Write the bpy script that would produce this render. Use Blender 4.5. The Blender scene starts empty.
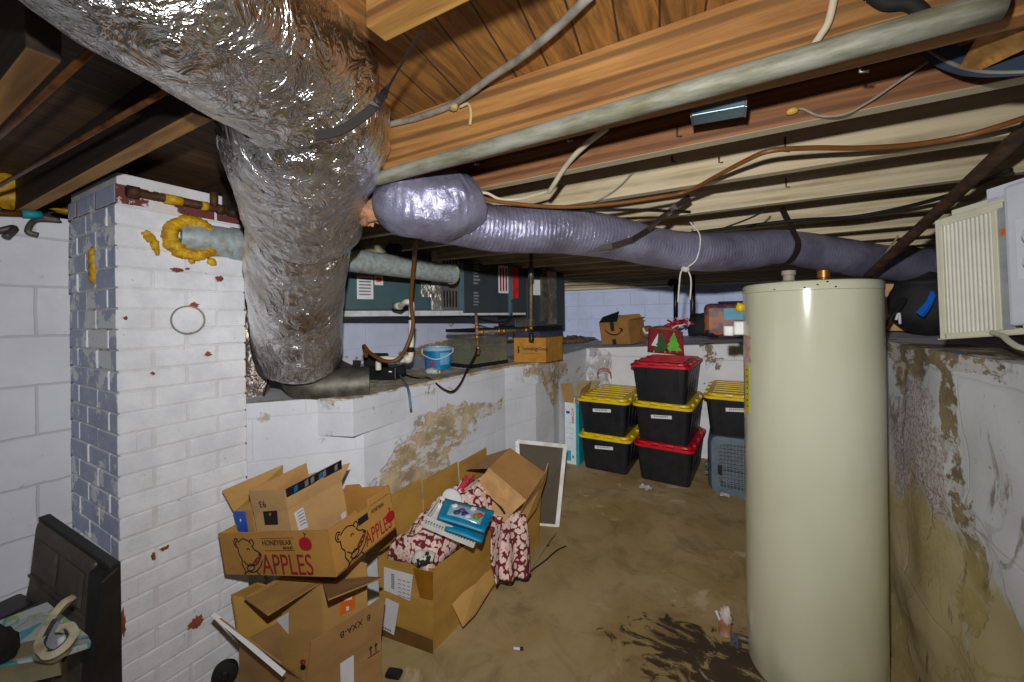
import bpy, bmesh, math, random
from mathutils import Vector, Matrix, noise
random.seed(7)
SC = bpy.context.scene
COL = SC.collection
V = Vector
# ------------------------------------------------------------------ camera model (used to find where things stand)
F = 390.0; CX = 512.0; CY = 316.2; H = 1.45; RHO = .0125; YAW = math.radians(29.05)
SY, CYW = math.sin(YAW), math.cos(YAW)
def ray(px, py):
    u = (px-CX)/F; v = (CY-py)/F
    r = u*math.cos(RHO)+v*math.sin(RHO); z = -u*math.sin(RHO)+v*math.cos(RHO)
    return V((-SY+CYW*r, CYW+SY*r, z))
EYE = V((0, 0, H))
def at(px, py, d): return EYE+ray(px, py)*d
def atz(px, py, z): r = ray(px, py); return EYE+r*((z-H)/r.z)
def atx(px, py, x): r = ray(px, py); return EYE+r*(x/r.x)
def aty(px, py, y): r = ray(px, py); return EYE+r*(y/r.y)
def atplane(px, py, o, n): r = ray(px, py); return EYE+r*((o-EYE).dot(n)/r.dot(n))

# ------------------------------------------------------------------ materials
def lin(c):
    if isinstance(c, str): c = tuple(int(c[i:i+2], 16) for i in (0, 2, 4))
    f = lambda x: (x/255/12.92 if x/255 <= .04045 else ((x/255+.055)/1.055)**2.4)
    return (f(c[0]), f(c[1]), f(c[2]), 1)
class NT:
    def __init__(s, name):
        s.m = bpy.data.materials.new(name); s.m.use_nodes = True
        s.t = s.m.node_tree; s.t.nodes.clear()
        s.out = s.n('ShaderNodeOutputMaterial'); s.b = s.n('ShaderNodeBsdfPrincipled')
        s.l(s.b.outputs[0], s.out.inputs[0]); s.tc = s.n('ShaderNodeTexCoord').outputs['Object']
    def n(s, k, **kw):
        x = s.t.nodes.new(k)
        for a, b in kw.items(): setattr(x, a, b)
        return x
    def l(s, a, b): s.t.links.new(a, b)
    def mapv(s, vec=None, scale=(1, 1, 1), rot=(0, 0, 0), loc=(0, 0, 0)):
        x = s.n('ShaderNodeMapping'); s.l(vec or s.tc, x.inputs[0])
        x.inputs['Scale'].default_value = scale; x.inputs['Rotation'].default_value = rot; x.inputs['Location'].default_value = loc
        return x.outputs[0]
    def noise(s, scale, vec=None, detail=4, rough=.55, dist=0):
        x = s.n('ShaderNodeTexNoise'); s.l(vec or s.tc, x.inputs['Vector'])
        x.inputs['Scale'].default_value = scale; x.inputs['Detail'].default_value = detail
        x.inputs['Roughness'].default_value = rough; x.inputs['Distortion'].default_value = dist
        return x.outputs[0]
    def ramp(s, fac, a, b):
        x = s.n('ShaderNodeMapRange'); s.l(fac, x.inputs[0]); x.inputs[1].default_value = a; x.inputs[2].default_value = b
        x.interpolation_type = 'SMOOTHSTEP'
        return x.outputs[0]
    def math(s, op, a, b=0.0):
        x = s.n('ShaderNodeMath', operation=op)
        for i, q in enumerate((a, b)):
            if isinstance(q, (int, float)): x.inputs[i].default_value = q
            else: s.l(q, x.inputs[i])
        return x.outputs[0]
    def mix(s, fac, a, b):
        x = s.n('ShaderNodeMix', data_type='RGBA')
        for i, q in ((0, fac), (6, a), (7, b)):
            if isinstance(q, (int, float)): x.inputs[i].default_value = q
            elif isinstance(q, tuple): x.inputs[i].default_value = q
            else: s.l(q, x.inputs[i])
        return x.outputs[2]
    def bump(s, h, strength=.3, dist=.01, chain=None):
        x = s.n('ShaderNodeBump'); s.l(h, x.inputs['Height']); x.inputs['Strength'].default_value = strength; x.inputs['Distance'].default_value = dist
        if chain: s.l(chain, x.inputs['Normal'])
        return x.outputs[0]
    def sep(s, vec=None):
        x = s.n('ShaderNodeSeparateXYZ'); s.l(vec or s.tc, x.inputs[0]); return x.outputs
    def comb(s, a, b, c=0.0):
        x = s.n('ShaderNodeCombineXYZ')
        for i, q in enumerate((a, b, c)):
            if isinstance(q, (int, float)): x.inputs[i].default_value = q
            else: s.l(q, x.inputs[i])
        return x.outputs[0]
    def done(s, col, rough=.6, metal=0., nrm=None, **kw):
        b = s.b
        for k, q in (('Base Color', col), ('Roughness', rough), ('Metallic', metal)):
            if isinstance(q, (int, float, tuple)): b.inputs[k].default_value = q
            else: s.l(q, b.inputs[k])
        if nrm: s.l(nrm, b.inputs['Normal'])
        for k, q in kw.items(): b.inputs[k.replace('_', ' ')].default_value = q
        return s.m
_cache = {}
def plain(name, c, rough=.55, metal=0., var=.12, scale=14, bump=.0, c2=None, stretch=(1, 1, 1), lo=.35, hi=.7, **kw):
    if name in _cache: return _cache[name]
    t = NT(name); a = lin(c)
    b = lin(c2) if c2 else tuple(x*(1-var*2.2) for x in a[:3])+(1,)
    n = t.noise(scale, t.mapv(scale=stretch), 5, .6)
    col = t.mix(t.ramp(n, lo, hi), a, b)
    nr = t.bump(t.noise(scale*6, t.mapv(scale=stretch)), bump, .004) if bump else None
    _cache[name] = t.done(col, rough, metal, nr, **kw)
    return _cache[name]

def paint_wall(name, paint, bare, cover, block=(.4, .2), stain=None, seed=(0, 0, 0), fine=.5, patches=(), mortar=.35, plaster=None):
    """painted concrete block: paint worn away to bare concrete in patches"""
    t = NT(name); s = t.sep()
    two = t.comb(t.math('ADD', s[0], s[1]), s[2])
    wob = t.n('ShaderNodeMixRGB'); wob.blend_type = 'ADD'; wob.inputs[0].default_value = .012
    nz = t.n('ShaderNodeTexNoise'); nz.inputs['Scale'].default_value = 9; t.l(t.tc, nz.inputs[0])
    t.l(two, wob.inputs[1]); t.l(nz.outputs[1], wob.inputs[2])
    br = t.n('ShaderNodeTexBrick'); t.l(wob.outputs[0], br.inputs[0])
    br.inputs['Scale'].default_value = 1; br.inputs['Brick Width'].default_value = block[0]; br.inputs['Row Height'].default_value = block[1]
    br.inputs['Mortar Size'].default_value = .006; br.inputs['Mortar Smooth'].default_value = .6
    off = t.mapv(loc=seed)
    big = t.noise(1.6, off, 8, .62, .6)
    src = t.math('ADD', big, t.math('MULTIPLY', t.math('SUBTRACT', t.noise(6, off, 8, .7, .5), .5), .35))
    for (c, r) in patches:          # places where the paint has come away
        d = t.n('ShaderNodeVectorMath', operation='DISTANCE'); t.l(t.mapv(scale=(1/r[0], 1/r[1], 1/r[2])), d.inputs[0]); d.inputs[1].default_value = (c[0]/r[0], c[1]/r[1], c[2]/r[2])
        src = t.math('ADD', src, t.math('MULTIPLY', t.ramp(d.outputs['Value'], 1.25, .35), .22))
    m = t.ramp(src, cover, cover+.03)
    fl = t.noise(26, off, 6, .65); speck = t.math('MULTIPLY', t.ramp(fl, .66, .70), fine)
    med = t.ramp(t.noise(4, off, 6, .6), .35, .7)
    pc = t.mix(t.math('MULTIPLY', med, .55), lin(paint), tuple(x*.78 for x in lin(paint)[:3])+(1,))
    pc = t.mix(t.math('MULTIPLY', br.outputs['Fac'], mortar), pc, lin((150, 146, 140)))
    bc = t.mix(t.ramp(t.noise(7, off, 7, .7), .35, .65), lin(bare), tuple(x*.5 for x in lin(bare)[:3])+(1,))
    ef = t.ramp(t.noise(10, t.mapv(loc=(3, 1, 7), scale=(1, .7, 1.5)), 9, .72, .15), .52, .55)
    bc = t.mix(ef, bc, lin((204, 204, 206)))
    col = t.mix(m, pc, bc); col = t.mix(speck, col, lin((92, 74, 56)))
    if plaster:   # rough pale render left where the paint has blown off
        d = t.n('ShaderNodeVectorMath', operation='DISTANCE'); t.l(t.mapv(scale=tuple(1/r for r in plaster[1])), d.inputs[0]); d.inputs[1].default_value = tuple(a/r for a, r in zip(*plaster))
        pm_ = t.ramp(t.math('ADD', t.ramp(d.outputs['Value'], 1.5, .3), t.math('MULTIPLY', t.math('SUBTRACT', t.noise(8, off, 8, .75, .6), .5), 1.6)), .45, .6)
        gr = t.mix(t.ramp(t.noise(70, None, 6, .8), .42, .6), lin((214, 208, 214)), lin((150, 134, 126)))
        col = t.mix(pm_, col, gr)
        ck = t.n('ShaderNodeTexVoronoi', feature='DISTANCE_TO_EDGE'); wv = t.n('ShaderNodeMixRGB'); wv.blend_type = 'ADD'; wv.inputs[0].default_value = .35
        nz2 = t.n('ShaderNodeTexNoise'); nz2.inputs['Scale'].default_value = 4; nz2.inputs['Detail'].default_value = 6; t.l(t.tc, nz2.inputs[0]); t.l(t.tc, wv.inputs[1]); t.l(nz2.outputs[1], wv.inputs[2]); t.l(wv.outputs[0], ck.inputs[0]); ck.inputs['Scale'].default_value = 3.2
        cr = t.math('MULTIPLY', t.ramp(ck.outputs[0], .022, .006), t.ramp(t.math('ADD', s[2], t.math('MULTIPLY', t.noise(3, off), .5)), 1.25, .8))
        col = t.mix(t.math('MULTIPLY', cr, .8), col, lin((84, 66, 44)))
    if stain:   # rusty run-off that gets denser toward the floor
        g = t.math('ADD', t.ramp(s[2], stain[1], stain[0]), t.math('MULTIPLY', t.math('SUBTRACT', t.noise(2.2, t.mapv(loc=seed, scale=(1, 1, .55)), 8, .65, .8), .5), 2.4))
        col = t.mix(t.math('MULTIPLY', t.ramp(g, .40, .75), .85), col, lin(stain[2]))
        g2 = t.ramp(t.noise(3.0, t.mapv(loc=(5, 2, 1), scale=(1.6, 1.6, .6)), 9, .7, 1.2), .57, .63)
        col = t.mix(t.math('MULTIPLY', g2, .75), col, lin((104, 86, 60)))
    hgt = t.math('SUBTRACT', t.math('MULTIPLY', t.noise(40, None, 6, .7), .25), t.math('ADD', t.math('MULTIPLY', m, .55), t.math('MULTIPLY', br.outputs['Fac'], mortar*1.1)))
    return t.done(col, .75, 0, t.bump(hgt, .55, .012))

def wood(name, c1, c2, axis=0, rough=.7, grain=1., whitewash=0):
    if name in _cache: return _cache[name]
    t = NT(name); sc = [13, 13, 13]; sc[axis] = .8
    v = t.mapv(scale=tuple(sc))
    n = t.noise(2.2, v, 6, .6, 1.4); w = t.n('ShaderNodeTexWave'); t.l(v, w.inputs[0])
    w.wave_type = 'BANDS'; w.bands_direction = 'Z'; w.inputs['Scale'].default_value = .55; w.inputs['Distortion'].default_value = 9; w.inputs['Detail'].default_value = 3; w.inputs['Detail Scale'].default_value = .7
    col = t.mix(t.ramp(n, .3, .7), lin(c1), lin(c2))
    col = t.mix(t.math('MULTIPLY', t.ramp(w.outputs['Fac'], .55, .95), .45*grain), col, tuple(x*.35 for x in lin(c2)[:3])+(1,))
    kn = t.ramp(t.noise(2.2, t.mapv(scale=(1.3, 3, 3), loc=(4, 2, 2)), 3), .70, .76)
    col = t.mix(t.math('MULTIPLY', kn, .6), col, lin((70, 42, 18)))
    if whitewash:
        col = t.mix(t.math('MULTIPLY', t.ramp(t.noise(3, t.mapv(scale=(1, 5, 5)), 6, .7), .25, .6), whitewash), col, lin((196, 186, 160)))
    _cache[name] = t.done(col, rough, 0, t.bump(t.noise(14, v, 5), .25, .003))
    return _cache[name]

def foil(name, tint=(226, 224, 222), rough=.12, streak=(4, 4, 2.2), strength=.9, grid=True):
    t = NT(name); v = t.mapv(scale=streak, rot=(.3, .5, .2))
    a = t.noise(3.4, v, 4, .55, 1.8)
    vo = t.n('ShaderNodeTexVoronoi', feature='DISTANCE_TO_EDGE'); t.l(t.mapv(scale=(1, 1, .7)), vo.inputs[0]); vo.inputs['Scale'].default_value = 11
    b = t.bump(a, strength, .03)
    if grid: b = t.bump(t.ramp(vo.outputs[0], 0, .07), .35, .004, b)
    b = t.bump(t.noise(15, v, 3, .5), .3, .008, b)
    col = t.mix(t.ramp(t.noise(5, None, 5, .6), .45, .7), lin(tint), lin((186, 176, 168)))
    r = t.math('ADD', rough, t.math('MULTIPLY', t.noise(7), .26))
    return t.done(col, r, 1., b)

CARD = lambda name, c: plain(name, c, .82, 0, .10, 5, .06, stretch=(1, 1, 2))
M_card = CARD('cardboard tan', (186, 144, 80)); M_cardl = CARD('cardboard light', (196, 156, 104)); M_cardd = CARD('cardboard ochre', (180, 138, 60))
M_cardb = CARD('cardboard brown', (164, 124, 76))
M_white = plain('white plastic', (226, 226, 222), .4); M_paper = plain('paper label', (216, 216, 222), .7, var=.05)
M_black = plain('black plastic', (24, 24, 27), .42, var=.2); M_blackm = plain('black matte', (16, 16, 17), .8)
M_ink = plain('black ink', (26, 20, 18), .8); M_red = plain('red ink', (148, 26, 26), .7); M_greyink = plain('grey ink', (120, 120, 124), .8)
M_yel = plain('yellow plastic lid', (226, 192, 10), .4, var=.08); M_redp = plain('red plastic lid', (196, 12, 34), .4, var=.08)
M_bin = plain('black bin plastic', (30, 31, 36), .38, var=.2, bump=.05)
M_galv = plain('galvanized pipe steel', (158, 158, 146), .6, .2, .2, 22, .12, c2=(112, 110, 86), stretch=(.4, 2, 2))
M_vent = plain('galvanized vent steel', (172, 190, 194), .42, .25, .2, 40, .05, c2=(150, 150, 138))
M_steel = plain('sheet steel', (160, 160, 156), .4, .8, .2, 12)
M_dsteel = plain('dull steel', (112, 108, 98), .55, .6, .25, 18, .1)
M_copper = plain('old copper', (130, 84, 46), .5, .6, .3, 20, .1); M_brass = plain('brass', (176, 128, 60), .4, .7)
M_iron = plain('rusty brown iron', (92, 62, 36), .7, .3, .3, 25, .25)
M_foam = plain('yellow foam', (214, 172, 10), .6, 0, .2, 30, .4, c2=(170, 120, 8))
M_teal = plain('furnace teal paint', (64, 92, 98), .42, .1, .08, 6); M_tealb = plain('furnace blue paint', (84, 116, 130), .42, .1, .08, 6)
M_dark = plain('furnace charcoal paint', (56, 64, 70), .45, .1, .08, 6)
M_pvc = plain('pvc white', (222, 216, 204), .4, var=.06); M_hose = plain('brown hose', (112, 72, 30), .5)
M_cableb = plain('brown cable', (128, 80, 34), .45); M_cablew = plain('pale cable', (206, 194, 168), .6); M_cableg = plain('grey cable', (150, 140, 124), .6, c2=(110, 96, 78))
M_rope = plain('white cord', (214, 212, 204), .8); M_blue = plain('blue plastic', (22, 108, 164), .4); M_bluel = plain('light blue label', (96, 170, 210), .6)
M_teall = plain('teal print', (20, 150, 164), .6); M_orange = plain('orange label', (220, 104, 20), .7)
M_enamel = None

# ------------------------------------------------------------------ mesh helpers
class MB:
    def __init__(s): s.v = []; s.f = []; s.mi = []; s.cur = 0
    def add(s, vs, fs):
        k = len(s.v); s.v += [V(x) for x in vs]
        for f in fs: s.f.append([k+i for i in f]); s.mi.append(s.cur)
        return s
    def hexa(s, b, t):
        n = len(b)
        return s.add(list(b)+list(t), [list(range(n))[::-1], list(range(n, 2*n))]+[[i, (i+1) % n, n+(i+1) % n, n+i] for i in range(n)])
    def box(s, lo, hi):
        x0, y0, z0 = lo; x1, y1, z1 = hi
        return s.hexa([(x0, y0, z0), (x1, y0, z0), (x1, y1, z0), (x0, y1, z0)], [(x0, y0, z1), (x1, y0, z1), (x1, y1, z1), (x0, y1, z1)])
    def obox(s, o, ux, uy, uz, a, b, c):
        """box in a frame: a, b, c are (lo, hi) along each axis"""
        P = lambda i, j, k: o+ux*a[i]+uy*b[j]+uz*c[k]
        return s.hexa([P(0, 0, 0), P(1, 0, 0), P(1, 1, 0), P(0, 1, 0)], [P(0, 0, 1), P(1, 0, 1), P(1, 1, 1), P(0, 1, 1)])
    def prism(s, poly, z0, z1):
        return s.hexa([(p[0], p[1], z0) for p in poly], [(p[0], p[1], p[2] if len(p) > 2 else z1) for p in poly])
    def panel(s, pts, t=.004):
        pts = [V(p) for p in pts]; n = (pts[1]-pts[0]).cross(pts[2]-pts[0]).normalized()
        return s.hexa([p-n*t/2 for p in pts], [p+n*t/2 for p in pts])
    def tube(s, path, r, n=10, caps=True, squash=None):
        path = [V(p) for p in path]; m = len(path)
        rr = r if isinstance(r, (list, tuple)) else [r]*m
        T = [(path[min(i+1, m-1)]-path[max(i-1, 0)]).normalized() for i in range(m)]
        a = V((0, 0, 1)) if abs(T[0].z) < .9 else V((1, 0, 0))
        nn = (a-T[0]*a.dot(T[0])).normalized(); vs = []
        for i in range(m):
            nn = (nn-T[i]*nn.dot(T[i])).normalized(); bb = T[i].cross(nn)
            for k in range(n):
                q = 2*math.pi*k/n; ra = rr[i](q) if callable(rr[i]) else rr[i]
                vs.append(path[i]+(nn*math.cos(q)+bb*math.sin(q))*ra)
        fs = [[i*n+k, i*n+(k+1) % n, (i+1)*n+(k+1) % n, (i+1)*n+k] for i in range(m-1) for k in range(n)]
        if caps: fs += [list(range(n))[::-1], [(m-1)*n+k for k in range(n)]]
        return s.add(vs, fs)
    def ribbon(s, path, w, t, wdir):
        """flat strap along a path, wide along wdir"""
        path = [V(p) for p in path]; m = len(path); vs = []
        for i in range(m):
            T = (path[min(i+1, m-1)]-path[max(i-1, 0)]).normalized(); wd = wdir if isinstance(wdir, Vector) else wdir[i]
            wd = (wd-T*wd.dot(T)).normalized(); nn = T.cross(wd)
            for a, b in ((-1, -1), (1, -1), (1, 1), (-1, 1)): vs.append(path[i]+wd*a*w/2+nn*b*t/2)
        fs = [[i*4+k, i*4+(k+1) % 4, i*4+4+(k+1) % 4, i*4+4+k] for i in range(m-1) for k in range(4)]+[[3, 2, 1, 0], [m*4-4, m*4-3, m*4-2, m*4-1]]
        return s.add(vs, fs)
    def lathe(s, o, prof, n=32, ax=V((0, 0, 1)), caps=True):
        ax = V(ax).normalized(); a = V((1, 0, 0)) if abs(ax.x) < .9 else V((0, 1, 0))
        u = (a-ax*a.dot(ax)).normalized(); w = ax.cross(u); m = len(prof)
        vs = [V(o)+ax*h+(u*math.cos(2*math.pi*k/n)+w*math.sin(2*math.pi*k/n))*r for r, h in prof for k in range(n)]
        fs = [[i*n+k, i*n+(k+1) % n, (i+1)*n+(k+1) % n, (i+1)*n+k] for i in range(m-1) for k in range(n)]
        if caps: fs += [list(range(n))[::-1], [(m-1)*n+k for k in range(n)]]
        return s.add(vs, fs)
    def blob(s, c, rx, ry, rz, nu=14, nv=9, rag=0., frame=None):
        c = V(c); vs = []; ux, uy, uz = frame or (V((1, 0, 0)), V((0, 1, 0)), V((0, 0, 1)))
        for i in range(nv+1):
            th = math.pi*i/nv
            for k in range(nu):
                ph = 2*math.pi*k/nu; d = V((math.sin(th)*math.cos(ph), math.sin(th)*math.sin(ph), math.cos(th)))
                q = 1+rag*noise.noise(d*2.3+c*9)
                vs.append(c+ux*d.x*rx*q+uy*d.y*ry*q+uz*d.z*rz*q)
        return s.add(vs, [[i*nu+k, (i+1)*nu+k, (i+1)*nu+(k+1) % nu, i*nu+(k+1) % nu] for i in range(nv) for k in range(nu)])
    def grid(s, fn, nu, nv):
        vs = [fn(i/(nu-1), j/(nv-1)) for j in range(nv) for i in range(nu)]
        return s.add(vs, [[j*nu+i, j*nu+i+1, (j+1)*nu+i+1, (j+1)*nu+i] for j in range(nv-1) for i in range(nu-1)])
    def build(s, name, m, parent=None, smooth=False, bevel=0., solid=0., sub=0, wn=True, origin=None):
        me = bpy.data.meshes.new(name)
        base = V((0, 0, 0))
        if parent is not None: base = WORLD[parent.name]
        elif origin is not None:
            if origin == 'auto':
                lo = [min(v[i] for v in s.v) for i in range(3)]; hi = [max(v[i] for v in s.v) for i in range(3)]
                base = V(((lo[0]+hi[0])/2, (lo[1]+hi[1])/2, lo[2]))
            else: base = V(origin)
        me.from_pydata([v-base for v in s.v], [], s.f)
        for x in (m if isinstance(m, (list, tuple)) else [m]): me.materials.append(x)
        for p, i in zip(me.polygons, s.mi): p.material_index = i
        bm = bmesh.new(); bm.from_mesh(me); bmesh.ops.remove_doubles(bm, verts=bm.verts, dist=1e-6)
        bmesh.ops.recalc_face_normals(bm, faces=bm.faces); bm.to_mesh(me); bm.free()
        o = bpy.data.objects.new(name, me); COL.objects.link(o)
        if parent is not None: o.parent = parent
        else: o.location = base
        WORLD[o.name] = base.copy()
        if smooth:
            for p in me.polygons: p.use_smooth = True
            if smooth != 'all': me.set_sharp_from_angle(angle=math.radians(38))
        if solid: x = o.modifiers.new('solid', 'SOLIDIFY'); x.thickness = solid; x.offset = 0
        if sub: x = o.modifiers.new('sub', 'SUBSURF'); x.levels = sub; x.render_levels = sub
        if bevel: x = o.modifiers.new('bevel', 'BEVEL'); x.width = bevel; x.segments = 2; x.limit_method = 'ANGLE'; x.angle_limit = math.radians(40)
        return o
WORLD = {}
def tag(o, label, cat, group=None, kind=None):
    o['label'] = label; o['category'] = cat
    if group: o['group'] = group
    if kind: o['kind'] = kind
    return o
def thing(name, label, cat, loc, group=None):
    o = bpy.data.objects.new(name, None); COL.objects.link(o); o.location = loc; o.empty_display_size = .05
    WORLD[o.name] = V(loc); return tag(o, label, cat, group)
def struct(name, mb, m, **kw):
    o = mb.build(name, m, **kw); o['kind'] = 'structure'; return o
def spl(pts, k=8):
    pts = [V(p) for p in pts]; P = [pts[0]*2-pts[1]]+pts+[pts[-1]*2-pts[-2]]; out = []
    for i in range(1, len(P)-2):
        a, b, c, d = P[i-1:i+3]
        for j in range(k):
            t = j/k
            out.append(.5*((2*b)+(c-a)*t+(2*a-5*b+4*c-d)*t*t+(3*b-a-3*c+d)*t**3))
    return out+[pts[-1]]
def cable(name, label, pts, r, m, cat='cable', k=8, n=8, group=None):
    return tag(MB().tube(spl(pts, k), r, n).build(name, m, None, 'all', origin='auto'), label, cat, group)
def lettering(name, s, size, o, ux, uy, m, parent, align='LEFT', sx=1., off=.0012, bold=0.):
    cu = bpy.data.curves.new(name, 'FONT'); cu.body = s; cu.size = size; cu.align_x = align; cu.extrude = .0004; cu.offset = bold*size
    tmp = bpy.data.objects.new(name+'_tmp', cu); COL.objects.link(tmp)
    dg = bpy.context.evaluated_depsgraph_get(); me = bpy.data.meshes.new_from_object(tmp.evaluated_get(dg))
    bpy.data.objects.remove(tmp); n = ux.cross(uy).normalized()
    for v in me.vertices: v.co = o+ux*(v.co.x*sx)+uy*v.co.y+n*(v.co.z+off)-WORLD[parent.name]
    me.materials.clear(); me.materials.append(m)
    ob = bpy.data.objects.new(name, me); COL.objects.link(ob); ob.parent = parent; WORLD[ob.name] = WORLD[parent.name].copy()
    return ob
def strokes(mb, lines, o, ux, uy, w=.003, off=.0012):
    n = ux.cross(uy).normalized()
    for ln in lines:
        p = spl([o+ux*a+uy*b+n*off for a, b in ln], 5)
        mb.ribbon(p, w, .0006, [n.cross((p[min(i+1, len(p)-1)]-p[max(i-1, 0)]).normalized()) for i in range(len(p))])
    return mb
def flatpoly(mb, pts, o, ux, uy, off=.0012, t=.0006):
    n = ux.cross(uy).normalized(); b = [o+ux*a+uy*c+n*off for a, c in pts]
    return mb.hexa(b, [p+n*t for p in b])
def circ(cx, cy, rx, ry=None, n=20): ry = ry or rx; return [(cx+rx*math.cos(2*math.pi*i/n), cy+ry*math.sin(2*math.pi*i/n)) for i in range(n)]
X, Y, Z = V((1, 0, 0)), V((0, 1, 0)), V((0, 0, 1))
def chk(lo, hi, step):
    x = lo
    while x < hi: yield x; x += step
def rad(i): return math.radians(i)

FLASH, FALL, AMB, EXPO = 33.0, .42, .16, 0.0
# ================================================================== THE ROOM
LZ = 1.065                                         # top of the left-hand ledge
M_wl = paint_wall('painted block left', (226, 228, 236), (134, 118, 96), .66, block=(.4, .2), seed=(1, 2, 3), fine=.25)
M_led = paint_wall('painted block ledge', (220, 223, 232), (204, 182, 148), .62, block=(.62, .2), seed=(2.6, .9, .2), fine=.3, mortar=.12, patches=(((-1.55, 2.0, .74), (.6, .62, .17)), ((-1.5, 1.75, .60), (.5, .25, .2)), ((-1.4, 3.35, .92), (.6, .42, .35)), ((-1.6, 2.3, 1.066), (.55, 1.2, .022))))
M_wb = paint_wall('painted block back', (192, 204, 236), (120, 104, 84), .70, block=(.4, .2), seed=(8, 2, 5), fine=.5)
M_wlr = paint_wall('painted block behind furnace', (204, 210, 232), (168, 146, 112), .66, block=(.8, .2), seed=(8, 2, 5), fine=.3, mortar=.15, patches=(((-2.72, 3.0, 1.08), (.6, 3.5, .12)),))
M_lb = paint_wall('painted back ledge', (214, 214, 218), (120, 106, 86), .60, block=(.8, .5), seed=(3, 3, 1), fine=.7)
M_wr = paint_wall('stained block right', (222, 226, 234), (160, 142, 110), .55, block=(.9, .42), plaster=((.6, 1.98, .84), (.4, .26, .40)), stain=(.5, 1.05, (190, 172, 112)), seed=(.4, 5, 2), fine=.8, mortar=.15, patches=(((.6, 1.74, 1.1), (.4, .09, .26)), ((.6, 1.75, 1.3), (.5, .3, .03)), ((.6, 1.62, .74), (.4, .12, .35)), ((.6, 1.95, .75), (.4, .14, .16)), ((.6, 1.3, .5), (.4, .12, .3))))
def floor_mat():
    t = NT('stained concrete floor'); s = t.sep()
    a = t.noise(1.1, None, 8, .6, .6); b = t.noise(5, None, 8, .65, .8)
    col = t.mix(t.ramp(a, .35, .68), lin((172, 150, 108)), lin((146, 122, 74)))
    col = t.mix(t.math('MULTIPLY', t.ramp(b, .45, .7), .6), col, lin((112, 92, 58)))
    col = t.mix(t.ramp(t.noise(3, t.mapv(loc=(2, 4, 0)), 6, .6, 1), .6, .68), col, lin((190, 168, 134)))
    # wet dark stain spreading from the foot of the heater
    d = t.n('ShaderNodeVectorMath', operation='DISTANCE'); t.l(t.mapv(scale=(1, 1.5, 0)), d.inputs[0]); d.inputs[1].default_value = (-.06, 1.80*1.5, 0)
    g = t.math('ADD', t.ramp(d.outputs['Value'], .72, .05), t.math('MULTIPLY', t.math('SUBTRACT', t.noise(6, t.mapv(scale=(1, 1.6, 1)), 8, .7, 1.2), .5), 3.0))
    col = t.mix(t.math('MULTIPLY', t.ramp(g, .62, .86), .9), col, lin((44, 28, 24)))
    vo = t.ramp(t.noise(55, None, 4, .7), .68, .72)
    col = t.mix(t.math('MULTIPLY', vo, .5), col, lin((70, 56, 36)))
    return t.done(col, .72, 0, t.bump(t.noise(9, None, 9, .7), .35, .012))
struct('floor', MB().box((-3.2, -1.0, -.1), (2.6, 6.1, 0)), floor_mat())
struct('wall_left', MB().box((-2.65, -1.0, -.1), (-2.45, 1.10, 1.885)), M_wl)
struct('wall_left_rear', MB().box((-2.95, 1.10, LZ-.3), (-2.72, 6.0, 2.02)), M_wlr)
struct('wall_back', MB().box((-3.0, 5.85, .8), (2.6, 6.05, 1.84)), M_wb)
# left-hand ledge: a low retaining wall with a flat top, a rough block standing proud at its near end
led = MB().prism([(-2.95, .905), (-1.985, .905), (-1.605, 1.345), (-1.515, 2.6), (-1.42, 2.95), (-1.41, 3.3), (-1.44, 3.5), (-1.44, 4.34), (-1.61, 4.36), (-1.61, 5.84), (-2.95, 5.84)], -.1, .885)
led.prism([(-2.95, .905), (-1.985, .905), (-1.74, 1.188), (-1.57, 1.255), (-1.585, 1.62), (-1.515, 2.6), (-1.40, 2.95), (-1.40, 3.3), (-1.435, 3.5), (-1.435, 4.34), (-1.61, 4.36), (-1.61, 5.84), (-2.95, 5.84)], .885, LZ)
struct('wall_ledge_left', led, M_led, bevel=.012)
struct('wall_ledge_back', MB().hexa([(-1.6, 4.35, -.1), (.75, 4.35, -.1), (.75, 5.9, -.1), (-1.6, 5.9, -.1)], [(-1.6, 4.35, 1.06), (.75, 4.35, 1.20), (.75, 5.9, 1.22), (-1.6, 5.9, 1.10)]), M_lb, bevel=.012)
rl = MB()
def rwall(u, v):
    y = -1+u*6.9; z = -.1+v*1.42
    p = V((0, y*1.7, z*1.7)); e = noise.fractal(p*2.2, 1, 2, 5)*.03*(1.25-v)
    return V((.60+e, y, z))
rl.grid(rwall, 150, 34)
rl.grid(lambda u, v: V((.60+v*1.95, -1+u*6.9, 1.32+.012*noise.noise(V((u*30, v*6, 1))))), 40, 8)
struct('wall_ledge_right', rl, M_wr, smooth='all')
struct('wall_right', MB().box((2.45, -1, 1.2), (2.6, 6, 2.1)), M_wb)

# ------------------------------------------------------------------ ceiling: diagonal subfloor boards on joists
def subfloor_mat():
    t = NT('diagonal subfloor boards'); s = t.sep()
    q = t.math('ADD', s[0], t.math('MULTIPLY', s[1], .14))
    k = t.math('DIVIDE', q, .082); fl = t.math('FLOOR', k); fr = t.math('FRACT', k)
    wn = t.n('ShaderNodeTexWhiteNoise', noise_dimensions='1D'); t.l(fl, wn.inputs['W'])
    v = t.mapv(scale=(11, 1.2, 4), rot=(0, 0, .14))
    g = t.noise(4, v, 7, .65, 1.)
    col = t.mix(t.ramp(g, .3, .7), lin((176, 122, 56)), lin((104, 68, 30)))
    col = t.mix(t.math('MULTIPLY', wn.outputs[0], .55), col, lin((96, 62, 24)))
    col = t.mix(t.math('MULTIPLY', t.ramp(s[0], -.85, -1.05), .72), col, lin((44, 34, 26)))      # shade left of the foil duct, painted into the board colour
    gap = t.math('LESS_THAN', fr, .05)
    col = t.mix(t.math('MULTIPLY', gap, .85), col, lin((18, 12, 8)))
    return t.done(col, .7, 0, t.bump(t.math('SUBTRACT', 1.0, gap), .6, .006))
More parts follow.
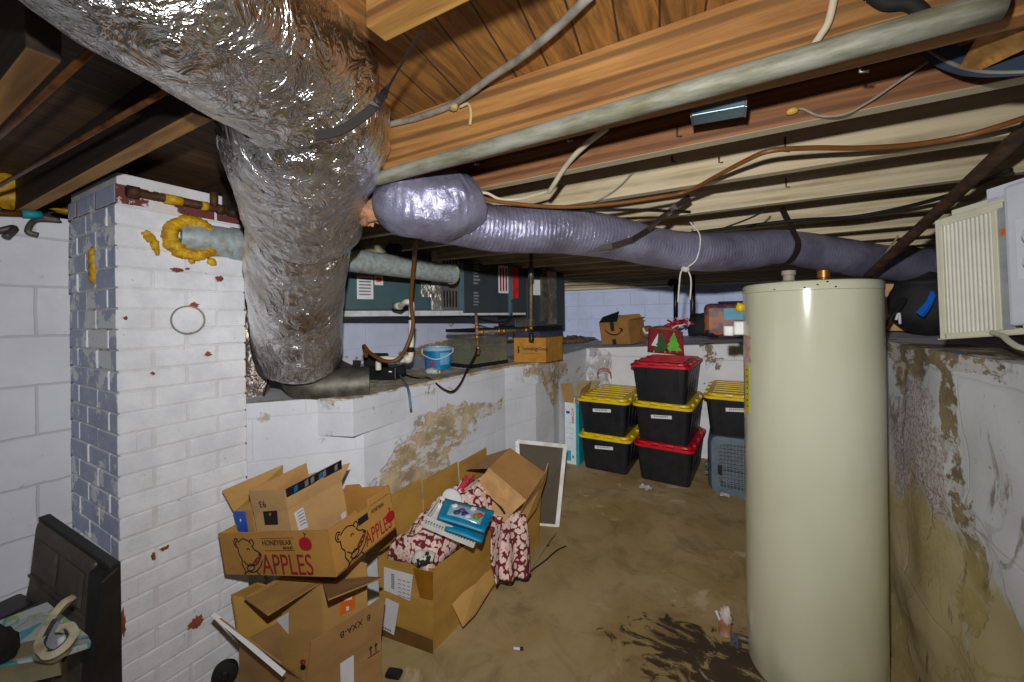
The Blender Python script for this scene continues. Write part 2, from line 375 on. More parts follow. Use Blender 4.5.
struct('ceiling', MB().box((-3.0, -1.0, 2.03), (2.6, 6.1, 2.10)), subfloor_mat())
W_dark = wood('dark joist wood', (62, 44, 30), (36, 26, 18)); W_or = wood('orange joist wood', (178, 130, 72), (132, 86, 42), grain=1.5)
W_br = wood('brown joist wood', (156, 106, 66), (112, 70, 40), grain=1.2); W_pale = wood('whitewashed joist wood', (204, 186, 146), (158, 134, 94), whitewash=.6, grain=1.3)
W_paint = wood('painted joist underside', (204, 192, 160), (188, 170, 134), whitewash=.8); W_tan = wood('tan joist wood', (184, 140, 72), (140, 96, 44))
W_rust = wood('rough weathered wood', (84, 58, 36), (48, 32, 22))
def joist(y, x0, x1, side, under=None, z0=1.89, w=.04):
    b = MB().box((x0, y-w, z0), (x1, y, 2.03)); m = [side]
    if under: m.append(under); b.mi[0] = 1
    o = struct('ceiling_joist', b, m, bevel=.003)
    return o
joist(.21, -2.7, -.98, W_dark, W_tan)  # left joists: dark sides, tan undersides
joist(.435, -2.46, -.99, W_dark, W_tan); joist(.45, -.475, 2.5, W_or, W_tan)
joist(.875, -1.02, 2.5, W_or, None, 1.868); joist(.86, -2.9, -1.6, W_dark)
joist(1.155, -2.9, 2.5, W_br, W_paint)
for i, y in enumerate((1.505, 1.92, 2.40, 2.80, 3.2, 3.6, 4.0, 4.4, 4.8, 5.2, 5.6)):
    joist(y, -2.9, 2.5, W_pale, W_paint if i < 2 else None, z0=1.89-(.0 if y < 5 else .02))
struct('trim_1', MB().box((-2.9, 5.66, 1.835), (2.5, 5.86, 1.885)), W_pale)               # sill plate on the back wall
struct('trim_2', MB().box((-2.66, -1, 1.885), (-2.5, .37, 1.925)), W_dark)
struct('trim_3', MB().box((-2.98, -1, 1.7), (-2.86, 6, 2.03)), W_dark)                    # rim board behind the left wall
# short bridging block between the joists behind the foil duct
struct('trim_4', MB().panel([aty(372, 118, .86), aty(381, 116, .86), aty(403, 160, .86), aty(394, 163, .86)], .02), W_br)

# ------------------------------------------------------------------ chimney: real bricks, painted blue-grey in front and white at the side
def brick_mat(name, c, c2, c3, lo=.6, rough=.75):
    t = NT(name); n = t.noise(9, None, 7, .7); p = t.ramp(t.noise(5.5, t.mapv(loc=(2, 7, 3)), 8, .68), lo, lo+.02)
    col = t.mix(t.math('MULTIPLY', t.ramp(n, .35, .65), .6), lin(c), lin(c2)); col = t.mix(p, col, lin(c3))
    sp = t.math('MULTIPLY', t.ramp(t.noise(48, None, 4, .6), .70, .73), .5); col = t.mix(sp, col, lin((84, 66, 54)))
    return t.done(col, rough, 0, t.bump(t.noise(28, None, 8, .7), .5, .008))
B_blue = brick_mat('blue grey painted brick', (184, 194, 220), (156, 166, 198), (236, 238, 244), .545)
B_white = brick_mat('white painted brick', (232, 234, 240), (204, 206, 214), (150, 132, 120), .685)
B_bare = brick_mat('bare maroon brick', (112, 52, 50), (84, 40, 40), (214, 208, 206), .5)
B_mort = brick_mat('white painted mortar', (220, 220, 224), (196, 194, 192), (150, 136, 112), .64)
CX0, CX1, CY0, CY1 = -2.285, -1.80, .50, .902
chim = thing('chimney', 'square brick chimney painted white on one side and blue-grey on the other', 'chimney', ((CX0+CX1)/2, .7, 0))
cb = MB(); cb.cur = 3; cb.box((CX0+.006, CY0+.006, 0), (CX1-.0034, CY1-.004, 1.955))
def brick(x0, x1, y0, y1, z0, z1, red):
    j = lambda a: a+random.uniform(-.0016, .0016)
    k = len(cb.f); cb.box((j(x0), j(y0), j(z0)), (j(x1), j(y1), j(z1)))
    for i in range(6): cb.mi[k+i] = 2 if red else 1
    cb.mi[k+2] = 0 if y0 == CY0 else cb.mi[k+2]                                   # the face toward the room's front is the blue-grey one
nz_ = 0
for i in range(27):
    z0 = i*.0712; z1 = z0+.0655; red = z0 > 1.845
    if i % 2:
        xs = [CX0, CX0+.20, CX0+.41, CX1]; ys = [CY0, CY0+.20, CY1]
    else:
        xs = [CX0, CX0+.10, CX0+.30, CX1]; ys = [CY0, CY0+.10, CY0+.30, CY1]
    for a, b_ in zip(xs[:-1], xs[1:]): brick(a+.002, b_-.008 if b_ != CX1 else b_, CY0, CY0+.05, z0, z1, red)
    for a, b_ in zip(ys[:-1], ys[1:]): brick(CX1-.05, CX1, a+.002 if a != CY0 else a, b_-.008 if b_ != CY1 else b_, z0, z1, red)
cb.build('brickwork', [B_blue, B_white, B_bare, B_mort], chim, bevel=.004)
c = atx(188, 320, -1.798)                             # round blanked-off flue hole, plastered over
rg = MB()
for k in range(2):
    rg.tube([c+Y*.053*math.cos(q)+Z*.053*math.sin(q)+X*.003 for q in [2*math.pi*i/26 for i in range(27)]], .0028, 6)
rg.build('flue_cover_ring', plain('grey scratched ring', (146, 140, 134), .8), chim)
MB().lathe(c-X*.006, [(.05, 0), (.05, .008), (.047, .011)], 28, X).build('flue_cover', B_white, chim)
pm = plain('exposed brick red', (150, 76, 52), .9, var=.2)
for px, py, a, b_ in ((180, 327, .008, .014), (189, 328, .012, .020), (177, 270, .019, .008), (187, 269, .008, .004), (219, 279, .013, .012), (194, 305, .014, .010), (164, 548, .012, .009), (196, 622, .022, .022), (208, 354, .011, .010), (122, 625, .008, .05), (153, 556, .006, .014), (152, 373, .006, .006), (125, 318, .006, .006)):
    p = atx(px, py, -1.799); ch = MB(); flatpoly(ch, [(u*(1+.9*noise.noise(V((u*160, v*160, px)))), v*(1+.9*noise.noise(V((v*150, u*140, py))))) for u, v in circ(0, 0, a, b_, 30)], p, Y, Z, .0030, .0012); ch.build('chipped_patch', pm, chim)
fm = MB()
vc = atx(186, 238, -1.795)
for i in range(26):
    q = 2*math.pi*i/26; rr = .064+.014*noise.noise(V((i*1.3, 2, 0)))
    fm.blob(vc+Y*.02+Y*rr*1.12*math.cos(q)+Z*rr*math.sin(q)+X*.004, .024, .024+.010*noise.noise(V((i, 5, 1))), .022+.008*noise.noise(V((i*2, 1, 1))), 12, 8, .5)
for px, py, a, b_ in ((150, 238, .017, .016), (155, 245, .013, .020), (157, 252, .008, .014), (212, 262, .017, .017), (192, 258, .012, .024), (147, 234, .014, .012), (212, 254, .03, .010), (178, 252, .02, .016)):
    fm.blob(atx(px, py, -1.797), .010, a, b_, 10, 7, .5)
fm.build('foam_sealant', M_foam, chim, 'all')
fb = MB()
for dz, a in ((0, .02), (.03, .016), (-.03, .014), (.05, .008)):
    fb.blob(aty(93, 268, .5)+Z*dz, a, .012, .026, 10, 7, .6)
fb.build('foam_plug', M_foam, chim, 'all')

# brown iron pipe lying along the chimney head
p0 = atx(133, 192, -1.775); p1 = atx(240, 213, -1.775)
t = thing('iron_pipe', 'short brown iron pipe with fittings across the top of the chimney', 'pipe', p0)
MB().tube([p0, p1+(p1-p0)*.3], .014, 12).build('pipe_run', M_iron, t, 'all')
d = (p1-p0)
for k, r, L in ((.0, .021, .03), (.33, .018, .05), (.62, .018, .02), (.78, .019, .02), (.95, .021, .05)):
    o = p0+d*k; MB().tube([o-d.normalized()*L/2, o+d.normalized()*L/2], r, 12).build('fitting', M_iron if k not in (.33, .62) else M_foam, t, 'all')
MB().tube([p0+d*.72, p0+d*.72+Z*.06+X*.0], .014, 10).build('branch', M_iron, t, 'all')

# pipes on the left
for (a, b_, r, lab) in (((0, 136), (95, 47), .0055, 'thin brown pipe under the leftmost joist, nearer the foil duct'), ((4, 183), (168, 90), .0055, 'thin brown pipe running between the two dark joists above the left wall')):
    q0 = atz(*a, 1.872); q1 = atz(*b_, 1.872); e = (q1-q0).normalized()
    tag(MB().tube([q0-e*.5, q1+e*.12], r, 10).build('copper_pipe', M_copper, None, 'all', origin='auto'), lab, 'pipe', 'thin pipes under the left joists')
q = [atx(px, py, -2.42) for px, py in ((-30, 212), (0, 213), (22, 214))]
t = thing('water_pipe', 'old copper pipe with a teal fitting along the top of the left wall', 'pipe', q[0])
MB().tube([q[0]-Y*.3]+q, .012, 10).build('pipe_run', M_copper, t, 'all')
MB().tube([q[2], q[2]+(q[2]-q[1]).normalized()*.05], .016, 10).build('coupling', M_teall, t, 'all')
MB().tube(spl([q[2]+Y*.05, q[2]+Y*.1-Z*.005, atx(36, 220, -2.42), atx(28, 231, -2.40), atx(38, 235, -2.40)], 5), .010, 10).build('elbow_stub', M_dsteel, t, 'all')
cable('drain_pipe_stub', 'dull green pipe stub with a bent end at the far left wall', [atx(-60, 229, -2.49), atx(-40, 228, -2.41), atx(-5, 231, -2.41), atx(14, 228, -2.40), atx(6, 237, -2.38)], .012, M_dsteel, 'pipe')
tag(MB().blob(atx(12, 190, -2.47), .03, .06, .07, 14, 9, .5).blob(atx(70, 212, -2.47), .03, .05, .012, 14, 9, .6).build('foam_sealant', M_foam, None, 'all', origin='auto'), 'old yellow foam stuffed above the left wall beside the joist', 'foam')

# ================================================================== DUCTS AND PIPES OVERHEAD
M_foil = foil('crinkled foil wrap'); M_foil2 = foil('foil wrap tight', (232, 230, 230), .14, (5, 5, 1.3), .8, False)
M_band = plain('black strap', (34, 28, 28), .55); 
def wrap(path, rr, mat, name, parent, seed, amp=.05, n=72, k=10, flat=1.):
    P = spl(path, k); m = len(P); R = spl([V((r, 0, 0)) for r in rr], k); b = MB()
    rads = []
    for i in range(m):
        def fr(q, i=i):
            d = V((math.cos(q)*1.6, math.sin(q)*1.6, i*.10+seed))
            return R[i].x*(1+amp*noise.noise(d)+amp*.5*noise.noise(d*2.7)+amp*.3*noise.noise(d*6+V((i*.3, 0, 0))))
        rads.append(fr)
    b.tube(P, rads, n); return b.build(name, mat, parent, 'all')
fd = thing('foil_duct', 'big crinkled silver foil-wrapped duct bending down in front of the chimney', 'duct', at(298, 388, 1.9))
wrap([at(60, -130, .46), at(140, -50, .54), at(215, 8, .66), at(285, 62, .82), at(305, 82, .87), at(314, 93, .895), at(317, 97, .905)], [.15, .155, .165, .180, .178, .165, .12], M_foil, 'overhead_section', fd, 3, .04)
wrap([at(338, 66, 1.0), at(318, 102, 1.02), at(307, 140, 1.08), at(304, 180, 1.22), at(306, 219, 1.38), at(306, 226, 1.40)], [.15, .205, .204, .190, .188, .16], M_foil2, 'elbow_section', fd, 9, .05)
wrap([at(304, 206, 1.38), at(301, 238, 1.47), at(298, 280, 1.62), at(298, 320, 1.75), at(299, 356, 1.88), at(299, 367, 1.91)], [.16, .176, .182, .185, .180, .13], M_foil2, 'drop_section', fd, 15, .045)
o = at(299, 372, 1.92)
MB().tube(spl([o+Z*.06, o-Z*.02, o+V((.05, .05, -.075)), o+V((.22, .24, -.075))], 6), .085, 24).build('metal_boot', M_dsteel, fd, True)
mid = [at(205, 128, .87), at(300, 141, .82), at(352, 126, .80), at(386, 88, .86)]
# black hanging strap from the joist round the duct
st = spl([at(421, 33, .60), at(404, 60, .66), at(389, 86, .74), at(376, 104, .735), at(358, 120, .73), at(338, 131, .725), at(316, 136, .72)], 5)
tag(MB().ribbon(st, .017, .003, [V((.75, .2, .5)).lerp(V((.15, .1, 1)), min(1, i/16)) for i in range(len(st))]).build('hanging_strap', M_band, None, origin='auto'), 'black flat strap running from the joist around the big foil duct', 'strap')
f2 = thing('foil_duct', 'narrow foil duct curving down between the chimney and the ledge', 'duct', atx(256, 415, -1.99))
pa = [at(256, 300, 2.02), at(258, 340, 2.02), at(254, 375, 2.0), at(244, 410, 1.98)]
wrap(pa, [.085, .09, .085, .07], foil('foil wrap dusty', (196, 180, 170), .3), 'duct_sleeve', f2, 22, .06, 40)
MB().tube(spl([p+ray(300, 340)*-.02+V((.085, .03, 0)) for p in pa], 6), .004, 6).build('seam_cord', M_blackm, f2)

# flexible insulated duct hung under the joists
def flex_mat():
    t = NT('flexible duct film'); n = t.noise(6, None, 6, .6)
    col = t.mix(t.ramp(n, .35, .7), lin((164, 163, 192)), lin((124, 122, 144)))
    b = t.bump(t.noise(34, t.mapv(scale=(1, 1, 1)), 6, .65, 1.5), .55, .008)
    return t.done(col, .28, .55, b)
M_flex = flex_mat()
def flex(path, rr, name, parent, pitch=.016, n=40, amp=.03):
    P = spl(path, 60); L = [0]
    for a, b_ in zip(P[:-1], P[1:]): L.append(L[-1]+(b_-a).length)
    R = spl([V((r, 0, 0)) for r in rr], 60); tot = L[-1]; N = int(tot/pitch*5); Q = []; rads = []; j = 0
    for i in range(N+1):
        s = tot*i/N
        while j < len(L)-2 and L[j+1] < s: j += 1
        f = (s-L[j])/max(L[j+1]-L[j], 1e-9); Q.append(P[j].lerp(P[j+1], f)); r0 = R[j].x+(R[j+1].x-R[j].x)*f
        def fr(q, s=s, r0=r0):
            ph = s/pitch+q/(2*math.pi)
            return r0*(1+.022*max(0, math.cos(2*math.pi*ph))**3+amp*noise.noise(V((math.cos(q)*2, math.sin(q)*2, s*14)))+.5*amp*noise.noise(V((math.cos(q)*5, math.sin(q)*5, s*40))))
        rads.append(fr)
    return MB().tube(Q, rads, n).build(name, M_flex, parent, 'all')
fx = thing('flexible_duct', 'long purple-grey ribbed flexible duct slung under the joists', 'duct', at(560, 250, 1.5))
flex([at(382, 198, 1.25), at(402, 204, 1.24), at(434, 205, 1.25), at(458, 202, 1.28), at(468, 196, 1.30)], [.055, .098, .112, .108, .085], 'elbow_sleeve', fx, .022, amp=.09)
flex([at(395, 214, 1.33), at(450, 222, 1.36), at(500, 229, 1.43), at(560, 231, 1.5), at(615, 238, 1.6), at(655, 247, 1.68), at(700, 252, 1.76), at(750, 250, 1.82), at(782, 247, 1.86), at(830, 254, 1.92), at(880, 262, 2.0), at(940, 266, 2.12), at(1010, 270, 2.3)],
     [.070, .076, .084, .086, .084, .080, .086, .086, .078, .084, .086, .088, .088], 'duct_run', fx)
tag(MB().blob(at(366, 206, 1.31), .045, .05, .06, 30, 22, .7).blob(at(369, 216, 1.31), .035, .04, .03, 30, 22, .9).build('insulation_scrap', plain('pinkish insulation', (190, 146, 112), .95, bump=.9, c2=(140, 96, 70), scale=30), None, 'all', origin='auto'), 'pinkish insulation scrap sticking out between the two ducts', 'insulation')
M_strap = plain('dark duct strap', (44, 32, 26), .6)
def loop(p, ax, up, r, a0, a1, tail):
    ax = ax.normalized(); s = ax.cross(up).normalized(); u = s.cross(ax)
    return [p+(s*math.sin(q)+u*-math.cos(q))*r for q in [a0+(a1-a0)*i/16 for i in range(17)]]+tail
pa = at(781, 247, 1.86); axd = at(830, 254, 1.92)-at(750, 250, 1.82); top = atz(782, 207, 1.89); top = at(782, 208, 1.80)
side = axd.normalized().cross(Z)
tag(MB().ribbon([p for p in loop(pa, axd, Z, .088, -1.7, 1.7, [])]+[top], .034, .003, axd).build('duct_hanger_strap', M_strap, None, origin='auto'), 'dark hanger strap looped under the flexible duct above the water heater', 'strap', 'straps holding the flexible duct')
pb = at(640, 243, 1.65); ax2 = at(680, 245, 1.72)-at(610, 235, 1.6); ax2 = (ax2.normalized()+Z*-.0+ray(640, 240)*.55)
tag(MB().ribbon([at(690, 197, 1.48), at(676, 206, 1.47), at(662, 217, 1.49), at(648, 230, 1.54), at(632, 240, 1.50), at(612, 246, 1.49), at(590, 249, 1.50)], .022, .003, V((.3, .1, 1))).build('duct_hanger_strap', M_strap, None, origin='auto'), 'dark hanger strap slung slantwise across the middle of the flexible duct', 'strap', 'straps holding the flexible duct')
wl = [at(690, 222, 1.70), at(700, 236, 1.66), at(697, 258, 1.66), at(687, 268, 1.69)]
rope = thing('cord', 'white cord tied round the flexible duct with two ends hanging down', 'cord', at(686, 268, 1.69))
MB().tube(spl(wl, 8), .003, 6).build('loop', M_rope, rope, 'all')
MB().tube(spl([at(687, 268, 1.69), at(681, 272, 1.70), at(679, 288, 1.70), at(678, 302, 1.70)], 6), .0035, 6).build('hanging_end', M_rope, rope, 'all')
MB().tube(spl([at(687, 268, 1.69), at(691, 280, 1.70), at(690, 300, 1.70)], 6), .0035, 6).build('hanging_end', M_rope, rope, 'all')
MB().blob(at(686, 269, 1.69), .02, .016, .012, 10, 7, .6).build('knot', M_rope, rope, 'all')

# galvanized water pipe below the orange joist
g0 = atz(371, 180.5, 1.862); g1 = atz(1003, 3, 1.862)
tag(MB().tube([g0+(g1-g0)*i/30 for i in range(31)], .0195, 20).build('galvanized_pipe', M_galv, None, 'all', origin='auto'), 'long grey galvanized pipe running under the orange joist', 'pipe')
# galvanised flue from the chimney to the furnace
v0 = atx(178, 236, -1.83); v1 = at(452, 274, 2.62); dv = (v1-v0)
fl = thing('flue_pipe', 'galvanized flue pipe going from the chimney to the furnace', 'pipe', v0)
MB().tube([v0, v1], .062, 28).build('pipe_run', M_vent, fl, True)
k0 = .115
MB().tube([v0+dv*k0, v0+dv*(k0+.055)], .0675, 28).build('coupling', M_vent, fl, True)
MB().tube([v0+dv*(k0+.050), v0+dv*(k0+.058)], .072, 28).build('coupling_bead', M_vent, fl, True)
MB().lathe(v1-dv.normalized()*.01, [(.062, 0), (.071, .004), (.071, .014), (.060, .018)], 28, dv).build('end_collar', M_galv, fl, True)
# ================================================================== FURNACE over the left ledge
fa = at(341, 307, 2.6); fa = V((fa.x, fa.y, 0)); fb_ = at(564, 320, 3.9); fb_ = V((fb_.x, fb_.y, 0))
fu = (fb_-fa).normalized(); FL = (fb_-fa).length; fn = V((fu.y, -fu.x, 0))        # along the front, and out of the front
FO = fa
def fpt(px, py, off=0.): return atplane(px, py, FO+fn*off, fn)
def fpos(px, off=0.): return (fpt(px, 300, off)-FO).dot(fu)
fur = thing('furnace', 'dark teal horizontal furnace hung above the ledge behind the flue pipe', 'furnace', FO+fu*FL/2-fn*.2+Z*1.3)
s1 = fpos(430); s2 = fpos(463); s3 = fpos(526); s4 = FL
z1, z2, z3 = fpt(380, 310).z, fpt(480, 313).z, fpt(545, 328).z
FT = 1.90
MB().obox(FO, fu, fn, Z, (-.25, s1), (-.45, 0), (z1, FT)).build('coil_cabinet', M_teal, fur, bevel=.006)
MB().obox(FO, fu, fn, Z, (s1+.002, s2), (-.45, .012), (z1, FT)).build('vent_cabinet', M_tealb, fur, bevel=.006)
MB().obox(FO, fu, fn, Z, (s2+.002, s3), (-.45, .004), (z2, FT)).build('burner_cabinet', M_dark, fur, bevel=.006)
MB().obox(FO, fu, fn, Z, (s3+.002, s4), (-.45, .01), (z3+.02, FT-.02)).build('blower_cabinet', M_dark, fur, bevel=.008)
MB().obox(FO, fu, fn, Z, (s3-.05, s4-.02), (-.45, .0), (z3-.03, z3+.018)).build('base_pan', M_black, fur, bevel=.004)
MB().obox(FO, fu, fn, Z, (-.25, s3), (-.46, -.005), (z1-.045, z1-.004)).build('support_rail', plain('pale rail', (206, 208, 212), .5, .1), fur, bevel=.003)
MB().obox(FO, fu, fn, Z, (-.25, s3+.1), (-.46, -.004), (z1-.062, z1-.046)).build('support_angle', M_black, fur)
# louvred vent panel with foil tape
def fbox(mb, xa, ya, xb, yb, off, t):
    a = fpt(xa, yb, off); b = fpt(xb, ya, off); u0, u1 = (a-FO).dot(fu), (b-FO).dot(fu)
    return mb.obox(FO, fu, fn, Z, (u0, u1), (off, off+t), (a.z, b.z))
M_ftape = foil('foil tape', (206, 206, 200), .3, (4, 4, 4), .5, False)
lm = fbox(MB(), 441, 255, 458, 309, .012, .006); lm.cur = 1
for k in range(5):
    x = 443+k*3; fbox(lm, x, 291, x+1.4, 307, .010, .0095); fbox(lm, x, 254, x+1.4, 266, .010, .0105)
lm.build('louvre_panel', [M_steel, M_blackm], fur)
fbox(MB(), 432, 252, 442, 310, .013, .004).build('foil_tape', M_ftape, fur); fbox(MB(), 421, 284, 442, 297, .012, .003).build('foil_tape', M_ftape, fur)
def plabel(mb, xa, ya, xb, yb, m, name, off=.006): 
    return fbox(MB(), xa, ya, xb, yb, off, .0015).build(name, m, fur)
lb = plabel(None, 357, 273, 373, 299, M_paper, 'instruction_label', .001); fbox(MB(), 357, 272.6, 373, 276, .003, .001).build('orange_stripe', M_orange, lb)
tl = MB()
for k in range(6): fbox(tl, 359, 278+k*3.2, 371, 279+k*3.2, .003, .0008)
tl.build('text_lines', M_greyink, lb)
lb = plabel(None, 374.5, 276, 383, 285, M_paper, 'small_label', .001); fbox(MB(), 376, 277.5, 381, 282, .003, .001).build('yellow_mark', M_orange, lb)
lb = plabel(None, 498.5, 266, 508, 293, M_paper, 'warning_label'); tl = MB()
for k in range(3): fbox(tl, 500+k*2.8, 268, 501.3+k*2.8, 291, .0078, .0008)
tl.build('red_lines', M_red, lb)
plabel(None, 512, 267, 518, 298, plain('red sticker', (196, 30, 36), .6), 'red_label'); plabel(None, 533, 280, 540, 295, M_paper, 'white_label', .012)
tl = MB()
for k in range(7): fbox(tl, 473.5, 262+k*3.4, 478+(k % 3), 263.6+k*3.4, .0056, .0008); 
for k in range(5): fbox(tl, 473.5, 292+k*3, 478+(k % 2), 293.4+k*3, .0056, .0008)
tl.build('printed_text', M_greyink, fur)
fbox(MB(), 508.6, 266, 511.4, 316, .004, .012).build('corner_trim', M_tealb, fur)
fbox(MB(), 540.5, 268, 545, 322, .01, .03).build('return_frame', M_dsteel, fur); fbox(MB(), 548, 272, 556, 324, .012, .004).build('foil_tape', M_ftape, fur)
fbox(MB(), 515, 319, 533, 327, -.005, .02).build('drip_flange', M_steel, fur)
# gas line: copper riser, valve and brass run
M_gas = plain('dull tan gas pipe', (140, 118, 90), .6, .2, .3, 25, .1)
gz = lambda px, py, off=.5: fpt(px, py, off)
gas = thing('gas_pipe', 'brown gas pipe with brass fittings running in front of the furnace', 'pipe', gz(531, 328))
MB().tube([gz(531, 252), gz(531, 300), gz(531, 330)], .013, 10).build('riser', M_gas, gas, 'all')
MB().tube([gz(531, 266), gz(531, 280)], .02, 10).build('union', M_steel, gas, 'all')
MB().tube([gz(531, 330), gz(503, 331), gz(476, 332)], .012, 10).build('cross_run', M_gas, gas, 'all')
MB().tube([gz(476, 313), gz(477, 332), gz(478, 354)], .011, 10).build('drop_leg', M_gas, gas, 'all')
for (x, y) in ((477, 327), (477, 337), (482, 332), (499, 331), (504, 331), (526, 330), (531, 328), (478, 348)):
    MB().blob(gz(x, y), .018, .018, .018, 10, 8).build('brass_fitting', M_brass, gas, 'all')
tag(MB().tube(spl([gz(531, 333), gz(531.5, 338), gz(531, 341)], 4), .02, 8).build('sediment_trap', M_black, None, 'all', origin='auto'), 'short black pipe stub under the gas pipe above the printed carton', 'pipe')
cable('control_cable', 'thin dark cable looping below the furnace', [gz(512, 300, .06), gz(511, 316, .06), gz(503, 322, .08), gz(488, 321, .08), gz(470, 316, .06)], .006, M_black)
cable('copper_line', 'thin copper line dropping behind the flue pipe', [at(383, 222, 2.2), at(377, 232, 2.35), at(371, 244, 2.5)], .008, M_copper, 'pipe')
tag(MB().blob(at(394, 249, 2.42), .05, .05, .035, 14, 9, .5).build('dark_pipe_boot', M_blackm, None, 'all', origin='auto'), 'dark rounded boot sitting above the flue pipe', 'boot')

# ================================================================== THINGS ON THE LEFT LEDGE
L = lambda px, py: atz(px, py, LZ)
def frame_from(p0, p1):
    u = (p1-p0); w = u.length; u.normalize(); return u, V((-u.y, u.x, 0)), w
# condensate pump
p0 = L(357, 380); p1 = L(396, 380.5); u, n_, w = frame_from(p0, p1)
pump = thing('condensate_pump', 'black condensate pump on the ledge below the white drain pipe', 'pump', (p0+p1)/2)
hz = .08
MB().obox(p0, u, n_, Z, (0, w), (0, .16), (0, hz)).build('tank', M_black, pump, bevel=.008)
MB().obox(p0, u, n_, Z, (.03, w*.55), (.02, .15), (hz, hz+.075)).build('motor_cover', M_blackm, pump, bevel=.01)
MB().obox(p0, u, n_, Z, (w*.62, w*.66), (-.003, .002), (.006, hz-.008)).build('rib', M_black, pump)
MB().obox(p0, u, n_, Z, (w*.82, w*.9), (-.002, .002), (.05, .058)).build('light_mark', M_paper, pump)
# white PVC drain
pv = thing('drain_pipe', 'white plastic drain pipe dropping from the furnace to the black pump', 'pipe', at(381, 360, 2.26))
dp = 2.26
A_, B_, C_, D_ = at(400, 306, 2.34), at(411.5, 305, dp), at(411, 355, dp), at(378, 359, dp)
MB().tube(spl([at(396, 305, 2.4), A_, at(406, 302, dp), at(411, 303, dp), at(411.6, 309, dp), at(411.3, 330, dp), C_-Z*-.02, at(410, 357, dp), at(404, 360, dp), at(392, 359, dp), at(381, 359, dp), at(378.5, 362, dp), at(378.5, 370, dp)], 6), .0165, 14).build('pipe_run', M_pvc, pv, 'all')
for p, q in ((at(410.5, 347, dp), at(410.5, 352, dp)), (at(411.6, 317, dp), at(411.5, 320, dp))): MB().tube([p, q], .022, 14).build('coupling', M_blackm if q is not C_ else M_pvc, pv, 'all')
MB().blob(at(408, 359, dp), .028, .028, .026, 12, 8).build('elbow', M_pvc, pv, 'all'); MB().tube([at(395, 306, 2.42), at(400.5, 306, 2.34)], .021, 12).build('socket', M_pvc, pv, 'all')
cable('brown_hose', 'brown rubber hose hanging from the flexible duct down to the pump', [at(416, 238, 1.75), at(414, 262, 1.95), at(411, 300, 2.1), at(413, 325, 2.14), at(407, 346, 2.14), at(398, 359, 2.1), at(385, 361, 2.1), at(370, 353, 2.15), at(364, 346, 2.2), at(366, 357, 2.25)], .011, M_hose, 'hose', 8, 10)
# rusty folded sheet-metal tray beside the pump
q = [L(333, 378), L(352, 383), L(360, 369), L(342, 366)]
tr = thing('metal_bracket', 'rusty folded sheet metal bracket on the ledge left of the pump', 'bracket', L(346, 378))
M_rustm = plain('rusty sheet metal', (96, 82, 64), .7, .4, .3, 18, .15)
MB().panel([q[0]+Z*.045, q[1]+Z*.0, q[2]+Z*.0, q[3]+Z*.045], .004).build('folded_plate', M_rustm, tr)
MB().panel([L(345, 381)+Z*.002, L(358, 381)+Z*.002, L(361, 372)+Z*.06, L(353, 372)+Z*.06], .004).build('folded_plate', M_rustm, tr)
MB().panel([L(353, 372)+Z*.06, L(361, 373)+Z*.065, L(361, 371)+Z*.075, L(353, 370)+Z*.072], .004).build('lip', M_rustm, tr)
# bucket
bc = L(438, 368.3); bk = thing('bucket', 'small blue plastic bucket with white rim and handle on the ledge', 'bucket', bc)
hb = .162; rb = .104
MB().lathe(bc, [(rb*.90, 0), (rb, hb*.84)], 36).build('body', plain('bucket blue', (20, 124, 178), .4), bk, True)
MB().lathe(bc, [(rb*1.0, hb*.84), (rb*1.07, hb*.86), (rb*1.08, hb*.97), (rb*1.04, hb), (rb*.95, hb), (rb*.94, hb*.7)], 36, caps=False).build('rim', plain('frosted rim', (150, 186, 214), .4), bk, True)
vd = (EYE-bc); vd.z = 0; vd.normalize(); sd = Z.cross(vd)
lab = MB()
lab.grid(lambda a, b: bc+(vd*math.cos(.15+a*.8)+sd*math.sin(.15+a*.8))*(rb*(.905+.1*b*.8)+.004)+Z*(hb*(.22+b*.55)), 10, 5); lab.build('label', M_bluel, bk, solid=.001)
lab = MB(); lab.grid(lambda a, b: bc+(vd*math.cos(-.7+a*.5)+sd*math.sin(-.7+a*.5))*(rb*(.915+.09*b*.5)+.004)+Z*(hb*(.2+b*.18)), 8, 4); lab.build('red_mark', plain('pink print', (170, 60, 110), .6), bk, solid=.001)
MB().tube(spl([bc+sd*-rb*1.1+Z*hb*.92, bc+sd*-rb*1.02+vd*.04+Z*hb*.68, bc+vd*(rb*1.25)+sd*-.01+Z*hb*.50, bc+sd*rb*.95+vd*.06+Z*hb*.72, bc+sd*rb*1.1+Z*hb*.95], 6), .0045, 8).build('handle', M_white, bk, 'all')
cp = L(432, 374); t = thing('crumpled_wrapper', 'small crumpled clear plastic wrapper in front of the blue bucket', 'wrapper', cp)
MB().blob(cp+Z*.02, .05, .035, .022, 14, 9, .5).build('wrapper', plain('clear plastic', (206, 212, 214), .25), t, 'all'); MB().blob(cp+sd*.05+Z*.012, .008, .008, .012, 8, 6).build('yellow_tip', M_yel, t, 'all')
